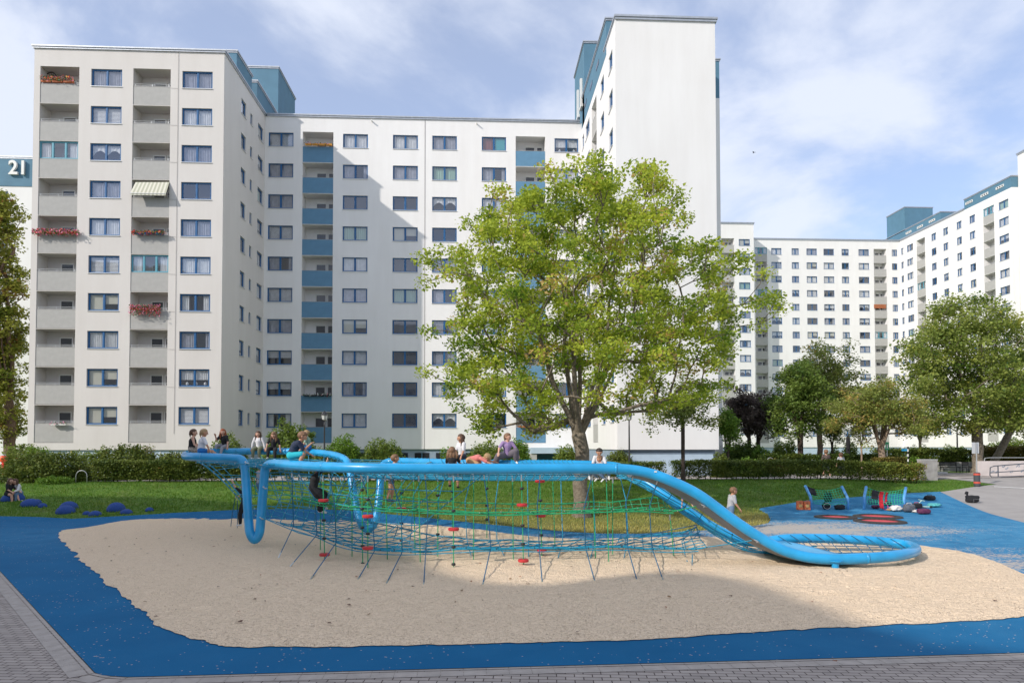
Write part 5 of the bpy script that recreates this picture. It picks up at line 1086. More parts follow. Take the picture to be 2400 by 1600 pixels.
# sunken trampolines
TR = cm('trampoline_rim', (.035, .032, .03), .9, noise=(14, .35), bump=(40, .5, .02)); TB = cm('trampoline_bed', (.62, .06, .07), .6, noise=(60, .15))
for px, py, r, lb in ((1958, 1212.5, .86, 'round sunken trampoline with red bed, leftmost of the three'), (2057, 1211, .98, 'round sunken trampoline with red bed, farther one of the right pair'), (2062, 1222.5, .98, 'round sunken trampoline with red bed, nearest of the three')):
    g = gh(px, py); t = thing('trampoline', lb, 'trampoline', tuple(g), 0, 'red trampolines set in the blue ground')
    b = MB(); n = 32; pr = [(r, .004), (r-.02, .045), (r-.22, .075), (r-.25, .03), (r-.25, .006)]; vs = [(a*math.cos(2*PI*j/n), a*math.sin(2*PI*j/n), z) for a, z in pr for j in range(n)]
    b.add(vs, [(i*n+j, i*n+(j+1) % n, (i+1)*n+(j+1) % n, (i+1)*n+j) for i in range(len(pr)-1) for j in range(n)]); b.build('rubber_rim', TR, t, smooth=True)
    b = MB(); b.lathe([(.01, .006), (r-.24, .008), (r-.24, .012), (.01, .013)], n=n); b.build('jumping_bed', TB, t)
# net seats
SP = cm('post_light_blue', (.10, .33, .66), .45); NG = cm('net_green', (.02, .42, .22), .7)
def netseat(lb, posts):
    base = [gh(*p[2]) for p in posts]; t = thing('net_seat', lb, 'net seat', tuple((base[0]+base[1])/2), 0, 'rope net seats on the blue ground'); c = (base[0]+base[1])/2; tops = []; mids = []
    for p, g in zip(posts, base):
        m_ = atY(p[1][0], p[1][1], g.y); tp = atY(p[0][0], p[0][1], g.y+.35); b = MB(); b.tube([g-c-Vector((0, 0, .1)), m_-c-Vector((0, 0, .06)), m_-c+(tp-m_)*.08, tp-c], .062, 12); b.build('post', SP, t, smooth=True); tops.append(tp); mids.append(Vector((m_.x, m_.y, g.z+.28)))
    def S_(u, v): a = tops[0].lerp(tops[1], .04+.92*u)-Vector((0, 0, .06+.16*4*u*(1-u))); e = mids[0].lerp(mids[1], .06+.88*u)+Vector((0, -.10, -.05*4*u*(1-u))); p = a.lerp(e, v); p.y += .08*math.sin(PI*v); return p
    L, K = netgrid(S_, 13, 6, 13, 6); b = MB()
    for l in L: b.tube([Vector(q)-c for q in l], .011, 4, caps=False)
    b.build('net', NG, t); return t, S_
s1, S1 = netseat('rope net seat with green net on outward-leaning blue posts, left of the two', (((1887, 1137.5), (1900.5, 1166), (1900.5, 1193)), ((1972.5, 1139), (1987, 1167), (1987, 1193))))
s2, S2 = netseat('rope net seat with green net hung with black and red jackets, right of the two', (((2030, 1140), (2025, 1167), (2025, 1193.5)), ((2123, 1142), (2118.7, 1167), (2118.7, 1193))))
def blob(name, lb, cat, g, dims, m, seed, amp=.18, boxy=.6, group=None, parts=()):
    """soft crumpled body standing on point g"""
    b = MB(); n, k = 20, 14; vs = []
    for i in range(k+1):
        ph = -PI/2+PI*i/k
        for j in range(n):
            th = 2*PI*j/n; x = math.copysign(abs(math.cos(ph)*math.cos(th))**boxy, math.cos(th)); y = math.copysign(abs(math.cos(ph)*math.sin(th))**boxy, math.sin(th)); z = math.copysign(abs(math.sin(ph))**boxy, math.sin(ph))
            d = 1+amp*fbm(x*1.7+seed, y*1.7, z*1.7)+amp*.5*fbm(x*5+seed, y*5, z*5); vs.append((x*d*dims[0]/2, y*d*dims[1]/2, max(.003, (z*d*.5+.5)*dims[2])))
    b.add(vs, [(i*n+j, i*n+(j+1) % n, (i+1)*n+(j+1) % n, (i+1)*n+j) for i in range(k) for j in range(n)])
    if not parts: o = b.build(name, m, None, tuple(g), smooth=True); return tag(o, lb, cat, group)
    t = thing(name, lb, cat, tuple(g), 0, group); b.build('body', m, t, smooth=True)
    for nm, pts, r, mm in parts: q = MB(); q.tube(pts, r, 6); q.build(nm, mm, t, smooth=True)
    return t
BKM = cm('cloth_black', (.015, .015, .018), .85, noise=(8, .3)); RDM = cm('cloth_red', (.50, .01, .02), .8); GYM = cm('cloth_grey', (.10, .11, .13), .85, noise=(10, .3)); PUR = cm('cloth_plum', (.10, .02, .06), .8, noise=(9, .3)); WHM = cm('cloth_white', (.70, .66, .62), .9, noise=(12, .15)); TUR = cm('cloth_turquoise', (.10, .42, .42), .8, noise=(12, .3)); TAN = cm('cloth_tan', (.45, .26, .13), .85); PNK = cm('plastic_pink', (.60, .05, .22), .4); YEL = cm('strap_yellow', (.45, .55, .05), .6); STB = cm('cloth_steelblue', (.12, .20, .30), .8, noise=(8, .4))
def sc(px, D): return px*D/1600
def handle(w, h, y=0): return [(-w/2, y, h*.5), (-w*.3, y, h*1.15), (w*.3, y, h*1.15), (w/2, y, h*.5)]
OR = cm('paper_orange', (.72, .16, .06), .7, noise=(9, .6)); 
for px, lb in ((1874.5, 'orange patterned carrier bag, left of the pair beside the net seat'), (1891, 'orange patterned carrier bag, right of the pair, touching the post')):
    g = gh(px, 1194); w = sc(13.5, g.y); h = sc(21, g.y); t = thing('carrier_bag', lb, 'bag', tuple(g), 0, 'orange carrier bags')
    b = MB(); b.add([(-w/2, -.09, 0), (w/2, -.09, 0), (w/2, .09, 0), (-w/2, .09, 0), (-w*.53, -.07, h), (w*.53, -.07, h*.98), (w*.53, .07, h), (-w*.53, .07, h*.97)], [(0, 1, 5, 4), (1, 2, 6, 5), (2, 3, 7, 6), (3, 0, 4, 7), (0, 3, 2, 1)]); b.build('body', OR, t)
    b = MB(); b.tube([(-w*.2, -.075, h), (-w*.15, -.08, h*1.13), (w*.15, -.08, h*1.13), (w*.2, -.075, h)], .008, 5); b.build('handle', TAN, t)
    b = MB(); b.box(-w*.3, w*.3, -.0935, -.0905, h*.3, h*.62); b.build('print', cm('print_yellow', (.75, .45, .15), .7), t)
def bag(name, lb, cat, px, py, w, h, m, seed, strap=None, d=.22, amp=.2, boxy=.6, extra=(), lift=0):
    g = gh(px, py); W_, H_ = sc(w, g.y), sc(h, g.y); g.z += .01+lift; pr = []
    if strap: pr.append(('strap', handle(W_*.6, H_), .014, strap))
    for f in extra: pr.append(f(W_, H_))
    return blob(name, lb, cat, g, (W_, d, H_), m, seed, amp, boxy, None, pr)
bag('round_bag', 'small black round bag on the ground before the left net seat', 'bag', 1936, 1193, 17, 15, BKM, 1, BKM, extra=(lambda w, h: ('trim', [(w*.5*math.cos(a), -.11, h*.5+h*.45*math.sin(a)) for a in [i*PI/8 for i in range(17)]], .009, WHM),))
bag('backpack', 'tall black backpack leaning in the middle of the left net seat', 'backpack', 1941, 1181, 18, 21, BKM, 2, BKM, lift=.1)
bag('duffel_bag', 'black duffel bag with raised handle at the right post of the left net seat', 'bag', 1968, 1194, 26, 11, BKM, 3, BKM)
bag('helmet_bag', 'grey-blue bag with yellow straps leaning on the right net seat', 'bag', 2047, 1181, 25, 14, STB, 4, YEL)
bag('rolled_jacket', 'dark plum rolled jacket under the red jacket', 'jacket', 2052, 1192, 17, 8, PUR, 5)
bag('helmet', 'dark helmet beside the pink hoop', 'helmet', 2081, 1184, 17, 9, GYM, 6, PNK)
g = gh(2074, 1195); b = MB(); r = sc(10, g.y); b.tube([(r*math.cos(a), .05*math.sin(a)+.1*(1+math.sin(a)), r+r*math.sin(a)*.97+.015) for a in [i*PI/12 for i in range(24)]], .014, 6, closed=True); tag(b.build('toy_hoop', PNK, None, tuple(g), smooth=True), 'pink hoop leaning before the right net seat', 'hoop')
bag('shirt_bundle', 'crumpled white and cream shirt lying at the right net seat', 'clothes', 2100, 1198, 24, 13, WHM, 7, d=.4, amp=.5, boxy=.9)
bag('tan_cloth', 'tan cloth lying left of the crumpled white shirt', 'clothes', 2086, 1197, 14, 5, TAN, 8, d=.25, amp=.4, boxy=.9)
bag('backpack', 'grey and black backpack with pale straps, left in the pile by the right post', 'backpack', 2131, 1200, 27, 19, GYM, 9, WHM, d=.3)
bag('backpack', 'plum-coloured backpack lying nearest in the pile by the right post', 'backpack', 2165, 1204.5, 29, 13, PUR, 10, BKM, d=.35)
bag('backpack', 'black backpack with a red patch in the middle of the pile', 'backpack', 2148, 1191, 24, 12, BKM, 11, RDM, d=.3)
bag('shoe_pair', 'white and black trainers at the front of the bag pile', 'shoes', 2148, 1201, 18, 6, WHM, 12, d=.2, amp=.4)
bag('shoulder_bag', 'black shoulder bag lying alone behind the bag pile', 'bag', 2179, 1172, 26, 11, BKM, 13, BKM, d=.25)
bag('jacket', 'turquoise jacket lying stretched out right of the pile', 'jacket', 2190, 1188, 32, 9, TUR, 14, d=.4, amp=.4, boxy=.9)
g = gh(2160, 1190); t = thing('scooter', 'pale green folded kick scooter lying behind the bags', 'scooter', tuple(g)); AL = cm('scooter_green', (.35, .52, .46), .4)
b = MB(); b.tube([(-.25, .1, .05), (-.05, .0, .30), (.0, -.02, .36)], .022, 8); b.tube([(-.12, .06, .40), (.12, -.06, .33)], .018, 8); b.build('handlebar', AL, t); b = MB(); b.tube([(-.25, .1, .06), (.35, -.05, .06)], .035, 8); b.build('deck', AL, t)
for x, y in ((-.3, .11), (.42, -.06)): b = MB(); b.tube([(x, y-.02, .055), (x, y+.02, .055)], .055, 14); b.build('wheel', BKM, t)
# bag on the asphalt with a goose-neck handle
g = gh(2279, 1177); t = thing('travel_bag', 'black soft travel bag with a bent upright grip standing alone on the asphalt', 'bag', tuple(g)); w, h = sc(29, g.y), sc(17, g.y)
o = blob('tmp', None, None, (0, 0, 0), (w, .35, h), BKM, 15, .12, .45); o.name = 'body'; o.parent = t
b = MB(); b.tube([(-w*.42, 0, h*.5), (-w*.44, 0, h*1.1), (-w*.42, 0, h*1.42)], .045, 8); b.build('grip', BKM, t, smooth=True)
b = MB(); b.tube([(-w*.40, 0, h*1.36), (-w*.48, 0, h*1.40), (-w*.62, 0, h*1.22)], [.07, .08, .03], 8); b.build('grip_end', BKM, t, smooth=True)
b = MB(); b.tube([(-w*.1, -.178, .03), (-w*.1, -.178, h*.5), (w*.35, -.178, h*.5), (w*.35, -.178, .03)], .008, 5); b.build('zip', cm('zip_grey', (.2, .2, .2), .5), t)
def drape(name, lb, S_, u0, u1, v0, v1, m, cat='jacket', seed=0, over=.0):
    b = MB(); n = 12; vs = []
    for i in range(n+1):
        for j in range(n+1):
            u = u0+(u1-u0)*i/n+.012*fbm(j*.5, seed); v = v0+(v1-v0)*j/n; p = Vector(S_(u, v)); p += Vector((0, -.05-.03*fbm(i*.5+seed, j*.5), .03*fbm(i*.6, j*.2+seed))); vs.append(p)
    c = Vector(S_((u0+u1)/2, (v0+v1)/2)); b.add([v-c for v in vs], [(i*(n+1)+j, i*(n+1)+j+1, (i+1)*(n+1)+j+1, (i+1)*(n+1)+j) for i in range(n) for j in range(n)])
    o = b.build(name, m, None, tuple(c), smooth=True); md = o.modifiers.new('t', 'SOLIDIFY'); md.thickness = .03; return tag(o, lb, cat)
drape('jacket', 'black jacket hung over the left corner of the left net seat', S1, -.05, .23, -.06, .42, BKM, seed=1)
drape('jacket', 'black jacket hung on the right net seat beside the red one', S2, .12, .30, .0, .62, BKM, seed=2)
drape('jacket', 'red jacket hanging down to the ground on the right net seat', S2, .32, .43, .0, 1.25, RDM, seed=3)
drape('jacket', 'thin red strap-like garment on the green net', S2, .50, .54, .05, .75, RDM, seed=4)
# signs, posts, slab, benches, ramp
POST = cm('post_galv', (.42, .43, .44), .45, metal=.6); DG = cm('wrap_grey', (.06, .065, .075), .8); RW = cm('wrap_red', (.55, .08, .05), .7)
g = gh(2290, 1139); t = thing('sign_post', 'steel pole with a grey sign board seen from behind, wrapped at its foot', 'sign', tuple(g)); D = g.y
b = MB(); b.tube([(0, 0, 0), (0, 0, sc(106, D))], .035, 10); b.build('pole', POST, t)
b = MB(); w = sc(17.5, D); b.box(-w/2-.02, w/2-.02, .04, .06, sc(79, D), sc(106, D)); b.build('sign_board', cm('board_grey', (.5, .51, .52), .5), t)
b = MB(); b.lathe([(.155, 0), (.17, .02), (.17, sc(32, D)), (.12, sc(33.5, D))], n=16); b.build('foot_wrap', DG, t)
for z in (sc(6.5, D), sc(26.5, D)): b = MB(); b.lathe([(.172, z), (.176, z+.01), (.176, z+.1), (.172, z+.11)], n=16); b.build('red_band', RW, t)
D = 46; c = atY(2079.5, 1085, D); t = thing('sign_post', 'small green sign on a white pole above the low hedge', 'sign', (c.x, D, HT(c.x, D)))
b = MB(); b.tube([(0, 0, 0), (0, 0, atY(2079, 1036, D).z-HT(c.x, D))], .03, 8); b.build('pole', MT['framewh'], t); zt = atY(2079, 1036, D).z-HT(c.x, D)
b = MB(); b.box(-.14, .12, -.05, -.03, zt-.52, zt+.02); b.build('sign_board', cm('sign_green', (.02, .45, .18), .4), t); b = MB(); b.box(-.06, .04, -.056, -.052, zt-.42, zt-.12); b.build('sign_mark', MT['framewh'], t)
D = 52; c = atY(2128, 1060, D); g0 = HT(c.x, D); t = thing('striped_post', 'black and white striped post before the long hedge', 'post', (c.x, D, g0)); zt = atY(2128, 1046, D).z-g0
for i in range(10): b = MB(); b.lathe([(.06, zt*i/10), (.06, zt*(i+1)/10)], n=10); b.build('band', BKM if i % 2 else MT['framewh'], t)
b = MB(); b.box(-.5, -.02, -.02, .02, zt-.35, zt-.18); b.build('arrow_sign', MT['tube'], t)
D = 50; c = atY(1988, 1060, D); g0 = HT(c.x, D); b = MB(); b.lathe([(.14, 0), (.14, atY(1988, 1025, D).z-g0), (.05, atY(1988, 1020, D).z-g0)], n=12); tag(b.build('black_post', BKM, None, (c.x, D, g0)), 'thick black post between the walkers and the sapling', 'post')
D = 62; c = atY(2244, 1060, D); g0 = HT(c.x, D); b = MB(); b.lathe([(.08, 0), (.06, 3.2), (.05, atY(2244, 1024, D).z-g0+1)], n=10); tag(b.build('lamp_pole', BKM, None, (c.x, D, g0)), 'slim dark lamp pole in front of the distant doorway', 'pole')
D = 41.6; a = atY(2161, 1127, D); e = atY(2198, 1127, D); g0 = HT(a.x, D)-.05; zt = atY(2180, 1076, D).z-g0; CN = cm('concrete', (.33, .31, .30), .9, noise=(2.5, .25, 8), bump=(30, .4, .01))
t = thing('concrete_slab', 'upright grey concrete slab at the right end of the hedge', 'slab', ((a.x+e.x)/2, D, g0)); w = (e.x-a.x)/2; b = MB(); b.box(-w, w, 0, .45, 0, zt-.05); b.build('slab', CN, t); b = MB(); b.box(-w-.02, w+.02, -.02, .47, zt-.048, zt); b.build('coping', cm('concrete_pale', (.5, .49, .48), .9), t)
g = gh(2210, 1110); b = MB(); b.box(-.35, .35, 0, .4, 0, .15); tag(b.build('kerb_block', cm('concrete_pale', (.5, .49, .48), .9), None, tuple(g)), 'low pale kerb block beside the benches', 'kerb')
D = 49
for x0, x1, lb in ((2212, 2254, 'long dark bench before the low wall'), (2266, 2282, 'short dark bench right of the long one')):
    a, e = atY(x0, 1108, D), atY(x1, 1108, D); w = (e.x-a.x)/2; t = thing('park_bench', lb, 'bench', ((a.x+e.x)/2, D, HT(a.x, D)))
    for k in range(3): b = MB(); b.box(-w, w, .05+.13*k, .15+.13*k, .42, .45); b.build('seat_slat', BKM, t)
    for k in range(2): b = MB(); b.box(-w, w, .50, .53, .55+.15*k, .66+.15*k); b.build('back_slat', BKM, t)
    for sx in (-w*.9, w*.9): b = MB(); b.tube([(sx, .08, 0), (sx, .08, .42)], .025, 6); b.tube([(sx, .45, 0), (sx, .48, .42), (sx, .54, .82)], .025, 6); b.tube([(sx, .08, .41), (sx, .48, .41)], .025, 6); b.build('leg', BKM, t)
a, e = atY(2203, 1090, 53.5), atY(2290, 1090, 53.5); b = MB(); b.box(a.x, e.x, 53.5, 53.9, 1.0, 1.75); tag(b.build('low_wall', CN), 'low dark retaining wall behind the benches', 'wall')
D = 44.5; a = atY(2295, 1120, D); g0 = 1.0; zt = atY(2330, 1080, D).z; t = thing('ramp_wall', 'pink-white concrete ramp wall with faint graffiti at the right edge', 'wall', (a.x, D, g0)); RWM = cm('ramp_concrete', (.62, .55, .52), .85, noise=(1.2, .12, 8))
b = MB(); b.box(0, 12, 0, .3, -.2, zt-g0); b.build('wall', RWM, t); b = MB(); GRF = cm('graffiti', (.12, .2, .3), .8); rr = random.Random(4)
for i in range(9):
    x = .9+i*.33+rr.random()*.2; z = .25+.55*rr.random(); s_ = .08+.05*rr.random(); P_ = [(x+s_*math.cos(q*1.3+i)*(1+.3*q/5), -.004, z+s_*.8*math.sin(q*1.7+i)) for q in range(6)]; b.tube(cr_spline([Vector(p) for p in P_], 4), .012, 3)
b.build('graffiti', GRF, t)
b = MB(); b.tube([(.5, .15, zt-g0+.02), (.55, .15, zt-g0+.2), (.9, .15, zt-g0+.23), (12, .15, zt-g0+.22)], .03, 6); b.build('top_rail', POST, t)
D = 43.2; p = [atY(x, y, D) for x, y in ((2400, 1086), (2330, 1091.5), (2321, 1095), (2320, 1113), (2326, 1118.5), (2400, 1114.5))]; c = p[3]; t = thing('handrail', 'dark grey tubular handrail in front of the ramp wall', 'handrail', (c.x, D, HT(c.x, D))); o_ = Vector((c.x, D, HT(c.x, D)))
sl = (p[0]-p[1]).normalized(); b = MB(); b.tube([p[1]+sl*5-o_, p[1]-o_, p[2]-o_, p[3]-o_, p[4]-o_, p[4]+(p[5]-p[4]).normalized()*5-o_], .035, 8); m1, m2 = atY(2320, 1107.5, D), atY(2400, 1102, D); b.tube([m1-o_, m1+(m2-m1).normalized()*5-o_], .03, 8); b.build('rail', cm('rail_dark', (.09, .10, .12), .5), t)
for px in (2339, 2420): q = atY(px, 1090, D); b = MB(); b.tube([(q.x-o_.x, 0, -.1), (q.x-o_.x, 0, q.z-o_.z)], .035, 8); b.build('post', MT['rail_dark'], t)
# bicycle hoops, rail and red post at the left
def hoop(lb, x0, x1, yt, D, grp='bicycle hoops'):
    a, e = atY(x0, 1120, D), atY(x1, 1120, D); g0 = HT((a.x+e.x)/2, D); c = (a.x+e.x)/2; r = (e.x-a.x)/2; h = atY(x0, yt, D).z-g0; b = MB(); r_ = .02; b.tube([(-r, 0, -.05), (-r, 0, h-r)]+[(-r*math.cos(q), 0, h-r+r*math.sin(q)) for q in [i*PI/8 for i in range(1, 8)]]+[(r, 0, h-r), (r, 0, -.05)], .021, 8); tag(b.build('bicycle_hoop', POST, None, (c, D, g0), smooth=True), lb, 'bicycle hoop', grp)
hoop('steel bicycle hoop in the gap between the left hedges', 178, 204, 1102, 39.4); hoop('pale hoop above the hedge left of the walkers', 1896, 1917, 1077, 42.2); hoop('pale hoop above the hedge behind the walkers', 1938, 1960, 1078, 44.5); hoop('pale hoop beside the tan clipped shrub', 1799, 1813, 1072, 46)
D = 42; a, e = atY(-60, 1107, D), atY(262, 1107, D); t = thing('tube_fence', 'low steel tube fence behind the left bushes', 'fence', (a.x, D, 1.0)); zt = a.z-1.0; b = MB(); b.tube([(0, 0, zt), (e.x-a.x, 0, zt)], .03, 8); b.tube([(0, 0, zt*.45), ((e.x-a.x), 0, zt*.45)], .022, 8); b.build('rail', MT['rail'], t)
for i in range(6): b = MB(); x = i*(e.x-a.x)/5; b.tube([(x, 0, -.1), (x, 0, zt)], .03, 8); b.build('post', MT['rail'], t)
D = 43.5; c = atY(7.5, 1100, D); g0 = HT(c.x, D); h = atY(7.5, 1066, D).z-g0; t = thing('red_hydrant_post', 'red post with an orange head at the left edge', 'hydrant', (c.x, D, g0)); RH = cm('hydrant_red', (.75, .03, .02), .4); OH = cm('hydrant_orange', (.85, .12, .03), .4)
b = MB(); b.lathe([(.10, 0), (.085, .02), (.085, h-.42)], n=12); b.build('post', RH, t, smooth=True); b = MB(); b.lathe([(.09, h-.46), (.2, h-.36), (.21, h-.12), (.13, h-.04), (.06, h)], n=12); b.build('head', OH, t, smooth=True)
b = MB(); b.lathe([(.14, h-.045), (.16, h-.02), (.1, h+.04), (.02, h+.05)], n=12); b.build('cap', MT['sill'], t)
# flower boxes, awning and balcony things
FW = [cm('petal_pink', (.88, .26, .42), .6), cm('petal_red', (.75, .05, .05), .6), cm('petal_orange', (.80, .35, .05), .6), cm('petal_violet', (.25, .08, .45), .6)]; TC = cm('terracotta', (.60, .18, .08), .7)
def flowers(lb, x0, x1, y, Y, cols, droop=.15, h=.22, boxm=None, n=260, boxes=3, seed=0):
    rng = random.Random(seed); a, e = atY(x0, y, Y), atY(x1, y, Y); t = thing('flower_box', lb, 'flower box', ((a.x+e.x)/2, Y, a.z), 0, 'flower boxes on balconies'); w = e.x-a.x; nb = boxes
    for i in range(nb): b = MB(); x = -w/2+w*(i+.5)/nb; b.add([(x-w/nb*.42, -.30, -.02), (x+w/nb*.42, -.30, -.02), (x+w/nb*.42, -.08, -.02), (x-w/nb*.42, -.08, -.02), (x-w/nb*.46, -.32, .10), (x+w/nb*.46, -.32, .10), (x+w/nb*.46, -.06, .10), (x-w/nb*.46, -.06, .10)], [(0, 3, 2, 1), (0, 1, 5, 4), (1, 2, 6, 5), (2, 3, 7, 6), (3, 0, 4, 7)]); b.build('box', boxm or TC, t)
    b = MB(); b2 = MB()
    for i in range(n*3):
        x = rng.uniform(-w/2-.08*(droop > 0), w/2+.08*(droop > 0)); z = .04+rng.random()*h-(rng.random()<.5)*droop*1.4*rng.random(); y_ = -.30+rng.gauss(0, .10); s_ = rng.uniform(.03, .07); d = [Vector((rng.gauss(0, 1), rng.gauss(0, 1), rng.gauss(0, 1))).normalized() for _ in range(2)]; p = Vector((x, y_, z))
        (b if i % 2 else b2).add([p+d[0]*s_, p+d[1]*s_, p-d[0]*s_, p-d[1]*s_], [(0, 1, 2, 3)], rng.randrange(len(cols)) if i % 2 else 0)
    b.build('blossoms', cols, t); b2.mesh; o = b2.build('foliage', mat('geranium_leaf', (.06, .14, .03), .6), t); return t
flowers('long pink geranium boxes on the fifth balcony of the left balcony column', 84, 188, 548, YL, [FW[0], FW[0], FW[1]], .2, .25, None, 330, 4, 1)
flowers('red flowers with a toy windmill on the fifth balcony of the second column', 316, 388, 550, YL, [FW[1], FW[1], FW[2]], .1, .18, MT['frame'], 170, 3, 2)
flowers('hanging pink and red geraniums on the seventh balcony of the second column', 311, 378, 727, YL, [FW[0], FW[1], FW[0]], .4, .32, None, 330, 2, 3)
flowers('flowers beside a dark wheel on the topmost balcony of the left column', 100, 178, 196, YL+.25, [FW[0], FW[2], FW[1]], .0, .35, None, 150, 3, 4)
flowers('white box with few flowers on the lowest balcony of the left column', 122, 162, 996, YL, [FW[0], FW[0]], .0, .22, MT['framewh'], 14, 1, 5)
flowers('small colourful pots on the topmost blue balcony', 716, 780, 342, YM, [FW[0], FW[2], FW[3]], .0, .10, FW[2], 26, 4, 6)
flowers('herb pots on the ninth blue balcony', 712, 778, 928, YM, [FW[1], MT['framewh']], .1, .20, BKM, 30, 4, 7)
flowers('red flowers on a low blue balcony behind the big tree', 1215, 1275, 1001, YM, [FW[1], FW[2]], .05, .12, None, 80, 3, 8)
p = atY(1798, 890, YE-.2) if False else None
b = MB(); c = atY(120, 183, YL+.8); R_ = .42; b.tube([(R_*math.cos(a), 0, R_*math.sin(a)) for a in [i*PI/12 for i in range(24)]], .03, 6, closed=True)
for i in range(6): a = i*PI/6; b.tube([(-R_*math.cos(a), 0, -R_*math.sin(a)), (R_*math.cos(a), 0, R_*math.sin(a))], .012, 4)
tag(b.build('cart_wheel', BKM, None, tuple(c)), 'dark spoked wheel on the topmost left balcony', 'wheel')
a0, a1 = atY(318, 427, YL-.02), atY(397, 427, YL-.02); f0, f1 = a0+Vector((-.12, -.55, -.80)), a1+Vector((.0, -.55, -.80)); f0.z = atY(312, 453, YL-.55).z; f1.z = f0.z
t = thing('awning', 'striped cream awning let down over the fourth balcony', 'awning', tuple(a0)); A1 = cm('awning_cream', (.62, .60, .50), .85); A2 = cm('awning_stripe', (.42, .42, .32), .85); b = MB(); n = 18
for i in range(n): u, v = i/n, (i+1)/n; b.quad(a0.lerp(a1, u)-a0, a0.lerp(a1, v)-a0, f0.lerp(f1, v)-a0, f0.lerp(f1, u)-a0, i % 2)
b.build('cloth', [A1, A2], t); b = MB()
for i in range(n): u, v = i/n, (i+1)/n; b.quad(f0.lerp(f1, u)-a0, f0.lerp(f1, v)-a0, f0.lerp(f1, v)-a0-Vector((0, 0, .14)), f0.lerp(f1, u)-a0-Vector((0, 0, .14)), i % 2)
b.build('valance', [A1, A2], t); b = MB(); b.tube([f0-a0, f1-a0], .03, 6); b.build('front_bar', MT['sill'], t)
P_ = [atY(1600+1300/2.904, 450+764/2.904, YF-.02), atY(1600+1386/2.904, 450+792/2.904, YF-.02)]; b = MB()
for i in range(10): z = P_[0].z-(P_[0].z-P_[1].z)*i/10; z2 = P_[0].z-(P_[0].z-P_[1].z)*(i+1)/10; b.quad((P_[0].x+.05, YF-.05, z2+.01), (P_[1].x-.05, YF-.05, z2+.01), (P_[1].x-.05, YF-.01, z), (P_[0].x+.05, YF-.01, z))
tag(b.build('balcony_blind', cm('blind_orange', (.45, .14, .05), .8)), 'orange-brown blind on a distant balcony of the white block', 'blind')
# bird
c = atY(1767, 358, 60); t = thing('bird', 'small dark bird in the sky right of the tower', 'bird', tuple(c), .5); b = MB(); b.tube([(-.02, -.12, 0), (0, 0, .01), (0, .10, 0), (0, .16, .01)], [.012, .035, .028, .006], 8); b.build('body', BKM, t, smooth=True)
for s_ in (-1, 1): b = MB(); b.add([(0, .05, .01), (s_*.14, .05, .09), (s_*.28, -.03, .05), (s_*.13, -.04, .08), (0, -.05, .01)], [(0, 1, 2, 3, 4)]); b.build('wing', BKM, t)
# ------------------------------------------------------------------ people
def rcone(b, p0, r0, p1, r1, n=12, m=0):
    p0, p1 = Vector(p0), Vector(p1); d = p1-p0
    if d.length < 1e-5: d = Vector((0, 0, .001))
    L = d.length; d = d/L; up = Vector((0, 0, 1)) if abs(d.z) < .9 else Vector((0, 1, 0)); x = d.cross(up).normalized(); y = d.cross(x); rings = []
    for k in range(1, 5): a = PI/2*(1-k/4.0); rings.append((p0-d*r0*math.sin(a), r0*math.cos(a)))
    for k in range(0, 4): a = PI/2*k/4.0; rings.append((p1+d*r1*math.sin(a), r1*math.cos(a)))
    vs = []; fs = []
    for c, r in rings: vs += [c+(x*math.cos(2*PI*j/n)+y*math.sin(2*PI*j/n))*max(r, 1e-4) for j in range(n)]
    vs = [p0-d*r0]+vs+[p1+d*r1]
    for j in range(n): fs.append((0, 1+(j+1) % n, 1+j))
    for i in range(len(rings)-1):
        for j in range(n): fs.append((1+i*n+j, 1+i*n+(j+1) % n, 1+(i+1)*n+(j+1) % n, 1+(i+1)*n+j))
    e = len(vs)-1; s0 = 1+(len(rings)-1)*n
    for j in range(n): fs.append((s0+j, s0+(j+1) % n, e))
    b.add(vs, fs, m)
def fuse(name, caps, m, parent, vox=.011, smooth=3):
    b = MB()
    for c in caps: rcone(b, *c)
    me = b.mesh('tmp', m); o = bpy.data.objects.new('tmp', me); COL.objects.link(o)
    r = o.modifiers.new('r', 'REMESH'); r.mode = 'VOXEL'; r.voxel_size = vox; r.use_smooth_shade = True
    if smooth: s_ = o.modifiers.new('s', 'SMOOTH'); s_.iterations = smooth; s_.factor = .5
    bpy.context.view_layer.update(); dg = bpy.context.evaluated_depsgraph_get(); nm = bpy.data.meshes.new_from_object(o.evaluated_get(dg)); bpy.data.objects.remove(o); bpy.data.meshes.remove(me)
    nm.name = name; nm.materials.clear(); nm.materials.append(m); return link(name, nm, parent)
SKIN = [mat('skin_light', (.60, .34, .24), .55, spec=.35), mat('skin_tan', (.50, .26, .16), .55, spec=.35)]; HAIRM = {'brown': mat('hair_brown', (.085, .04, .02), .6, noise=(40, .4)), 'dark': mat('hair_dark', (.03, .018, .012), .6, noise=(40, .4)), 'blond': mat('hair_blond', (.36, .23, .11), .6, noise=(40, .3)), 'red': mat('hair_red', (.30, .075, .02), .6, noise=(40, .3)), 'light': mat('hair_light_brown', (.19, .10, .05), .6, noise=(40, .35))}
EYE_M = mat('eye_dark', (.02, .015, .01), .2); LIP = mat('lips', (.40, .13, .11), .5)
def C_(name, c, **k): return cm('cloth_'+name, c, .9, **k)
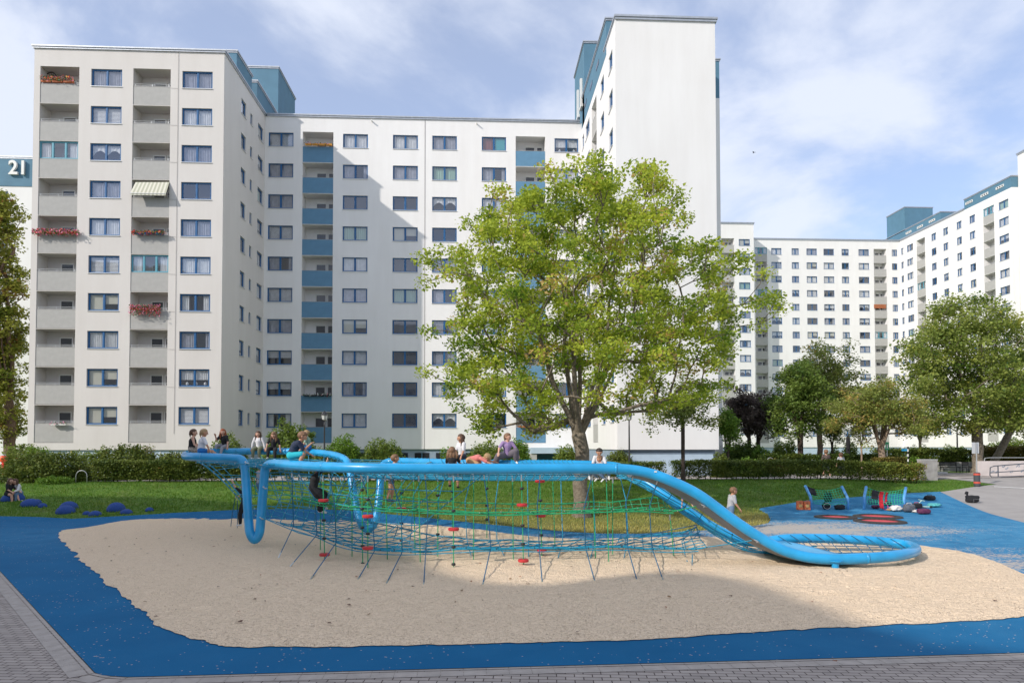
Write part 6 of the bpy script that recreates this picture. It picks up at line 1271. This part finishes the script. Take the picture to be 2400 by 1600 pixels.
def person(label, pel, face, H, top, bottom, hair, legs, arms, lean=0, side=0, head=(0, 0), sleeve=.45, bot='long', skin=0, style='long', shoe=None, curl=.5, tuck=0, group='children on the climbing structure', cat='child', sock=None):
    """pel world point of the pelvis centre; face heading (0 = away from the camera, degrees clockwise); legs/arms (pitch, spread, flex)"""
    root = thing('person', label, cat, tuple(pel), -math.radians(face), group); k = H
    R_ = math.radians; ln = R_(lean); sd = R_(side)
    up = Vector((math.sin(sd), math.sin(ln)*math.cos(sd), math.cos(ln)*math.cos(sd))); rt = Vector((1, 0, 0)); rt = (rt-up*rt.dot(up)).normalized(); fw = up.cross(rt)
    pe = Vector((0, 0, 0)); ch = pe+up*.20*k; bend = ch+(up*.92+fw*(.25 if lean > 20 else .04)).normalized()*.105*k; nk = bend; hr = .066*k*1.08
    def dirp(p, out, sx):
        p, out = R_(p), R_(out); return Vector((sx*math.sin(out), math.sin(p)*math.cos(out), -math.cos(p)*math.cos(out)))
    sk = []; tp = []; bt = []; 
    sk += [(pe, .075*k, pe+up*.09*k, .066*k), (pe+up*.09*k, .066*k, ch, .078*k), (ch+rt*.03*k, .068*k, ch-rt*.03*k, .068*k), (nk-up*.025*k+rt*.085*k, .034*k, nk-up*.025*k-rt*.085*k, .034*k), (ch, .075*k, nk-up*.03*k, .045*k)]
    hp, hy = R_(head[1]), R_(head[0]); hu = (up*.5+Vector((0, 0, .6))).normalized(); hf0 = (Vector((0, 1, 0))-hu*hu.y).normalized(); hr0 = hf0.cross(hu)
    hf = (hf0*math.cos(hy)+hr0*math.sin(hy)); hside = hf.cross(hu); hf, hu = (hf*math.cos(hp)-hu*math.sin(hp)).normalized(), (hu*math.cos(hp)+hf*math.sin(hp)).normalized()
    hc = nk+(up*.4+hu*.6)*.095*k
    sk += [(nk-up*.02*k, .032*k, hc-hu*.04*k, .030*k), (hc-hf*.012*k+hu*.012*k, hr, hc+hf*.010*k+hu*.006*k, hr*.96), (hc+hf*.018*k-hu*.03*k, hr*.78, hc+hf*.030*k-hu*.055*k, hr*.42),
           (hc+hf*(hr+.004*k)+hu*.004*k, .006*k, hc+hf*(hr+.016*k)-hu*.018*k, .0095*k)]
    for s_ in (-1, 1): sk.append((hc+hside*s_*hr*.97-hf*.004*k+hu*.008*k, .012*k, hc+hside*s_*hr*.95-hf*.002*k-hu*.018*k, .009*k)); sk.append((hc+hf*hr*.72+hside*s_*.026*k-hu*.026*k, .02*k, hc+hf*hr*.66+hside*s_*.028*k-hu*.03*k, .018*k))
    feet = []
    for s_, (p, o, f) in zip((-1, 1), legs):
        hip = pe+rt*s_*.052*k-Vector((0, 0, .01*k)); d1 = dirp(p, o, s_); kn = hip+d1*.235*k; d2 = dirp(p-f, o*.3, s_); an = kn+d2*.225*k
        sk += [(hip, .062*k, hip.lerp(kn, .5), .052*k), (hip.lerp(kn, .5), .052*k, kn, .036*k), (kn, .036*k, kn.lerp(an, .35), .037*k), (kn.lerp(an, .35), .037*k, an, .023*k)]
        fd = Vector((0, math.cos(R_(p-f)), math.sin(R_(p-f)))) if abs(p-f) < 60 else Vector((0, .5, -.8)); fd = (fd+Vector((0, .25, -.1))).normalized(); toe = an+fd*.105*k-Vector((0, 0, .022*k)); heel = an-fd*.02*k-Vector((0, 0, .022*k))
        sk += [(an, .023*k, an-Vector((0, 0, .02*k)), .02*k), (heel, .02*k, toe, .016*k)]; feet.append((heel, toe, an, d2))
        w = 1.16 if bot != 'tight' else 1.05; pad = .010*k
        if bot in ('long', 'tight', 'wide'):
            ww = .032*k if bot == 'wide' else pad*(.4 if bot == 'tight' else 1); e2 = kn.lerp(an, .93); bt += [(hip, .066*k, hip.lerp(kn, .5), .053*k+ww), (hip.lerp(kn, .5), .053*k+ww, kn, .038*k+ww), (kn, .038*k+ww, kn.lerp(an, .4), .038*k+ww), (kn.lerp(an, .4), .038*k+ww, e2, .026*k+ww)]
        else: L_ = {'short': .45, 'knee': .85}[bot]; bt += [(hip, .067*k, hip.lerp(kn, L_*.6), .060*k), (hip.lerp(kn, L_*.6), .060*k, hip.lerp(kn, L_), .057*k)]
    bt += [(pe-rt*.03*k, .078*k, pe+rt*.03*k, .078*k), (pe, .080*k, pe+up*.055*k, .074*k)]
    for s_, (p, o, f) in zip((-1, 1), arms):
        sh = nk-up*.03*k+rt*s_*.098*k; d1 = dirp(p, o, s_); el = sh+d1*.165*k; d2 = dirp(p+f, o*.4-(12 if f > 60 else 0), s_); wr = el+d2*.145*k
        sk += [(sh, .036*k, sh.lerp(el, .4), .030*k), (sh.lerp(el, .4), .030*k, el, .024*k), (el, .024*k, el.lerp(wr, .3), .024*k), (el.lerp(wr, .3), .024*k, wr, .0155*k)]
        x = d2.cross(Vector((0, 0, 1)) if abs(d2.z) < .9 else Vector((0, 1, 0))).normalized(); n_ = x.cross(d2); pc = wr+d2*.045*k
        sk += [(wr+x*.008*k, .014*k, pc+x*.014*k, .0125*k), (wr-x*.008*k, .014*k, pc-x*.014*k, .0125*k), (wr, .014*k, pc, .013*k)]
        for q, ll in ((-1.5, .034), (-.5, .044), (.5, .046), (1.5, .040)):
            r0 = pc+x*q*.0125*k; m_ = r0+(d2+n_*curl*-.5).normalized()*ll*.55*k; e_ = m_+(d2*.8-n_*curl*1.1).normalized()*ll*.5*k; sk += [(r0, .0072*k, m_, .0066*k), (m_, .0066*k, e_, .0056*k)]
        th = wr+d2*.015*k+x*s_*-.012*k; t1 = th+(d2*.7-x*s_*.8-n_*.3).normalized()*.028*k; sk += [(th, .009*k, t1, .0075*k), (t1, .0075*k, t1+(d2-n_*.4).normalized()*.022*k, .0062*k)]
        if sleeve > 0:
            a = sh.lerp(el, min(1, sleeve*1.9)); tp += [(sh, .043*k, a, .036*k)]
            if sleeve > .6: tp += [(el, .034*k, el.lerp(wr, .9), .024*k)]
    sk = [tuple(c) for c in sk]; fuse('body', sk, SKIN[skin], root, .0085, 2).name = 'body'
    tp += [(pe+up*.02*k, .083*k, pe+up*.09*k, .079*k), (pe+up*.09*k, .079*k, ch, .086*k), (ch+rt*.032*k, .075*k, ch-rt*.032*k, .075*k), (nk-up*.035*k+rt*.075*k, .043*k, nk-up*.035*k-rt*.075*k, .043*k), (ch, .083*k, nk-up*.05*k, .055*k)]
    fuse('shirt', tp, top, root, .012, 4); fuse('shorts' if bot in ('short', 'knee') else 'trousers', bt, bottom, root, .012, 4)
    for heel, toe, an, d2 in feet: fuse('shoe', [(heel, .026*k, toe, .021*k), (an-Vector((0, 0, .01*k)), .027*k, heel, .024*k)], shoe or MT['framewh'], root, .009, 2)
    hm = HAIRM[hair]; hc2 = hc-hf*.012*k+hu*.010*k; hs = [(hc2-hf*.014*k, hr*1.07, hc2+hu*.012*k, hr*1.06), (hc2+hf*.010*k+hu*.024*k, hr*.90, hc2+hf*.018*k+hu*.026*k, hr*.86)]
    bk = hc-hf*hr*.75
    if style in ('long', 'curly'):
        w = 1.25 if style == 'curly' else 1.0; L_ = .20*k
        dn = (Vector((0, 0, -1))*.75-up*.35).normalized()
        for j in range(-3, 4):
            o_ = hside*j*.021*k*w; wv = .012*k*(1 if j % 2 else -1); st = bk+o_*1.0+hf*abs(j)*.012*k; md = st+dn*L_*.5+o_*.4+hside*wv-hf*.012*k; en = st+dn*L_*(1-.05*abs(j))+o_*.3-hside*wv*.5+hf*.0*k; hs += [(st, .024*k*w, md, .024*k*w), (md, .024*k*w, en, .013*k*w)]
        for s_ in (-1, 1): a = hc+hside*s_*hr*.98+hu*.01*k; hs += [(a, .02*k, a+dn*L_*.55+hf*.012*k, .017*k), (a+dn*L_*.55+hf*.012*k, .017*k, a+dn*L_*.95+hf*.02*k, .01*k)]
    elif style == 'tail': a = bk-hf*.02*k; hs += [(bk, .022*k, a-hf*.012*k-Vector((0, 0, .03*k)), .022*k), (a-hf*.012*k-Vector((0, 0, .03*k)), .022*k, a-Vector((0, 0, .11*k)), .010*k)]
    elif style == 'bun': a = bk-hf*.008*k+hu*.035*k; hs += [(a, .030*k, a-hf*.012*k, .028*k)]
    else:
        rg = random.Random(int(H*1000)); 
        for j in range(16): v = Vector((rg.gauss(0, 1), rg.gauss(0, 1)-.3, rg.random()+.3)).normalized(); q = hc2+(hside*v.x+hf*v.y+hu*v.z)*hr*.98; hs.append((q, .016*k, q+(hside*v.x+hf*v.y)*.008*k+hu*.004*k, .011*k))
    fuse('hair', hs, hm, root, .010, 1)
    for s_ in (-1, 1): b = MB(); e = hc+hf*hr*.93+hside*s_*.024*k+hu*.006*k; rcone(b, e, .0085*k, e+hf*.002*k, .0085*k, 8); b.build('eye', EYE_M, root, smooth=True)
    b = MB(); e = hc+hf*(hr*.92+.012*k)-hu*.040*k; rcone(b, e-hside*.011*k, .0045*k, e+hside*.011*k, .0045*k, 8); b.build('mouth', LIP, root, smooth=True)
    return root
BLK = C_('tee_black', (.014, .014, .016)); WHT = C_('tee_white', (.66, .65, .66), noise=(9, .1)); NAV = C_('tee_navy', (.022, .032, .065)); GRN = C_('tee_green', (.26, .36, .28), noise=(12, .3)); LIL = C_('tee_lilac', (.33, .22, .40)); COR = C_('tee_coral', (.62, .19, .17)); GRYT = C_('tee_grey', (.38, .38, .40)); BLP = C_('tee_blue_pattern', (.05, .09, .42), noise=(14, .9)); DKP = C_('tee_dark_pattern', (.09, .065, .055), noise=(14, .8))
TRQ = C_('shorts_turquoise', (.02, .42, .50)); BLS = C_('shorts_blue', (.015, .15, .42)); LEG = C_('leggings_grey', (.27, .27, .30)); KHK = C_('trousers_khaki', (.16, .17, .10)); CAM = C_('trousers_pattern', (.30, .25, .20), noise=(18, .7)); DNM = C_('jeans', (.12, .19, .29)); GTR = C_('trousers_grey', (.14, .12, .14)); DSH = C_('shorts_dark', (.03, .035, .055))
def on(px, py, D, up=.0): p = P3(px, py, D); p.z += up; return p
SIT = ((88, 8, 85), (88, 8, 85)); ARMR = ((25, 12, 35), (25, 12, 35))
person('girl in a black sleeveless top and patterned trousers, leftmost on the blue ring', on(449, 1054, 25.0, .02), 75, 1.50, BLK, CAM, 'brown', ((95, 5, 95), (85, 8, 80)), ((20, 10, 50), (15, 14, 40)), lean=6, head=(0, 0), sleeve=0, style='tail', shoe=BLK)
person('girl in a white T-shirt and blue shorts leaning on the front rim of the ring', on(471, 1056, 22.5, .02), 62, 1.42, WHT, BLS, 'blond', ((84, 6, 30), (86, 10, 55)), ((-5, 14, 8), (22, 22, 2)), lean=8, side=4, head=(10, 5), style='tail', bot='short', skin=1)
person('red-haired girl in black T-shirt and grey leggings on the far rim', on(527, 1047, 28.5, .05), 195, 1.45, BLK, LEG, 'red', ((82, 6, 60), (95, 12, 80)), ((10, 22, 10), (50, 10, 95)), lean=14, side=0, head=(-18, 8), bot='tight', style='long')
person('girl in a white shirt and khaki trousers on the far rim', on(607, 1050, 29, .02), 182, 1.45, WHT, KHK, 'brown', ((80, 8, 80), (80, 8, 80)), ((-5, 22, 10), (-5, 24, 10)), lean=10, head=(0, 8), sleeve=.9, style='long')
person('girl with very long hair in black clothes looking down on the far rim', on(641, 1051, 28.8, .02), 176, 1.45, BLK, BLK, 'light', ((75, 8, 70), (85, 10, 85)), ((0, 20, 5), (8, 28, 5)), lean=14, side=-6, head=(15, 28), style='long')
person('boy in a navy T-shirt and turquoise shorts hunched on the front tube', on(682, 1069, 19.85, .03), 84, 1.58, NAV, TRQ, 'light', ((104, 10, 128), (98, 14, 118)), ((24, 2, 36), (34, -8, 100)), lean=26, head=(0, 18), bot='knee', style='short', skin=1, shoe=GYM)
person('blond boy in a pale green T-shirt at the right end of the ring', on(724, 1049, 28.0, .04), 262, 1.40, GRN, BLS, 'blond', SIT, ((20, 10, 35), (18, 12, 30)), lean=10, head=(-12, 6), bot='knee', style='short')
person('climber in black top and wide black trousers standing in the rope net', on(733, 1146, 19.3), 75, 1.50, BLK, BLK, 'dark', ((66, 12, 78), (50, 10, 62)), ((120, 12, 40), (128, 16, 30)), lean=12, head=(0, 0), sleeve=.9, bot='wide', style='short', shoe=WHT)
person('child with brown hair and grey shorts standing on the green net', on(917, 1118, 21.4), 78, 1.48, GRYT, GYM, 'light', ((10, 4, 18), (-6, 4, 12)), ((62, 18, 45), (70, 16, 40)), lean=12, head=(0, 0), bot='short', style='short', skin=1, shoe=GYM)
person('girl with long curly hair seen from behind, legs dangling through the net', on(1059, 1099, 20.6), 10, 1.38, BLK, DSH, 'light', ((60, 8, 58), (52, 8, 52)), ((35, 16, 40), (35, 16, 40)), lean=5, style='curly', bot='short', skin=1, shoe=BLK)
person('girl with long brown hair in a white T-shirt sitting on the far tube', on(1083, 1073, 21.9, .06), 232, 1.45, WHT, DSH, 'brown', ((85, 8, 75), (85, 10, 85)), ((12, 10, 18), (14, 12, 16)), lean=4, head=(20, 4), style='long', bot='knee', skin=1)
person('child in a coral T-shirt bending face down over the tube', on(1100, 1082, 21.2, .05), 96, 1.40, COR, TAN, 'blond', ((80, 12, 130), (70, 12, 130)), ((70, 12, 10), (60, 14, 10)), lean=76, head=(0, 50), bot='knee', style='short', skin=1)
person('girl in a lilac T-shirt and grey trousers reaching down to the tube', on(1188, 1071, 21.9, .07), 168, 1.45, LIL, GTR, 'light', ((118, 26, 140), (92, 48, 128)), ((12, 34, 6), (26, 38, 14)), lean=8, side=0, head=(-40, 6), bot='wide', style='tail')
person('dark-haired boy in a white T-shirt looking down behind the tube near the maple trunk', on(1404, 1098, 21.6, .0), 186, 1.38, WHT, DNM, 'dark', ((96, 34, 140), (96, 34, 140)), ((20, 16, 35), (22, 18, 35)), lean=12, head=(0, 22), style='short', skin=1)
person('small brown-haired child whose head shows just above the front tube', on(1411, 1108, 20.6, .0), 250, 1.10, GRYT, DNM, 'light', ((98, 24, 145), (98, 24, 145)), ((60, 14, 40), (60, 14, 40)), lean=10, head=(0, 12), style='short', skin=1)
person('climber in black behind the front leg with one arm stretched up the net', on(574, 1180, 23.4), -60, 1.45, BLK, BLK, 'dark', ((14, 8, 18), (-6, 8, 6)), ((128, 14, 20), (60, 10, 20)), lean=4, style='short', shoe=WHT)
person('child in jeans half hidden between the two front legs of the frame', on(609, 1132, 24.0), 30, 1.35, GRYT, DNM, 'blond', ((25, 8, 30), (0, 6, 8)), ((110, 12, 30), (105, 14, 30)), lean=4, style='short')
sp_ = P3(1620, 1170, 19.2)
person('child in a blue patterned T-shirt lying on the slide', sp_+Vector((.12, 0, .02)), 92, 1.20, BLP, DSH, 'dark', ((70, 10, 12), (70, 10, 12)), ((-8, 26, 5), (20, 30, 5)), lean=-62, head=(0, 0), style='short', bot='knee')
person('teenager with hair tied up in a pale grey T-shirt walking behind the slide', Vector((P3(1712, 1190, 24.6).x, 24.6, HT(8, 24.6)+.79)), 84, 1.60, GRYT, DNM, 'light', ((14, 4, 10), (-12, 4, 12)), ((-8, 8, 25), (8, 8, 30)), lean=8, head=(0, 26), style='bun', skin=1, group='people on the ground')
person('man with short hair in a dark patterned T-shirt walking away behind the hedge', Vector((atY(1936, 1060, 43).x, 43, HT(24, 43)+.90)), 5, 1.82, DKP, DSH, 'light', ((12, 5, 10), (-10, 5, 10)), ((-4, 14, 12), (6, 14, 14)), bot='knee', style='short', group='walkers behind the hedge', cat='man')
person('woman with brown ponytail in a grey top walking beside the man', Vector((atY(1971, 1070, 43).x, 43, HT(24, 43)+.80)), -5, 1.62, GRYT, DSH, 'brown', ((12, 5, 10), (-10, 5, 10)), ((-2, 22, 12), (6, 16, 14)), style='tail', group='walkers behind the hedge', cat='woman')
g = gh(30, 1173); person('girl with long brown hair in a white shirt and jeans sitting on a blue dome', Vector((g.x-.02, g.y+.5, HT(g.x, g.y)+.34)), 190, 1.55, WHT, DNM, 'brown', ((84, 8, 82), (80, 8, 76)), ((25, 10, 50), (18, 14, 40)), lean=22, head=(0, 10), sleeve=.9, style='long', group='girls on the domes')
g = gh(9, 1175); person('girl in black with bare legs, cut by the left edge, sitting on a blue dome', Vector((g.x-.05, g.y+.35, HT(g.x, g.y)+.36)), 105, 1.55, BLK, BLK, 'brown', ((85, 8, 60), (82, 8, 72)), ((25, 10, 45), (25, 10, 45)), lean=14, head=(0, 0), bot='short', style='long', group='girls on the domes', skin=0)
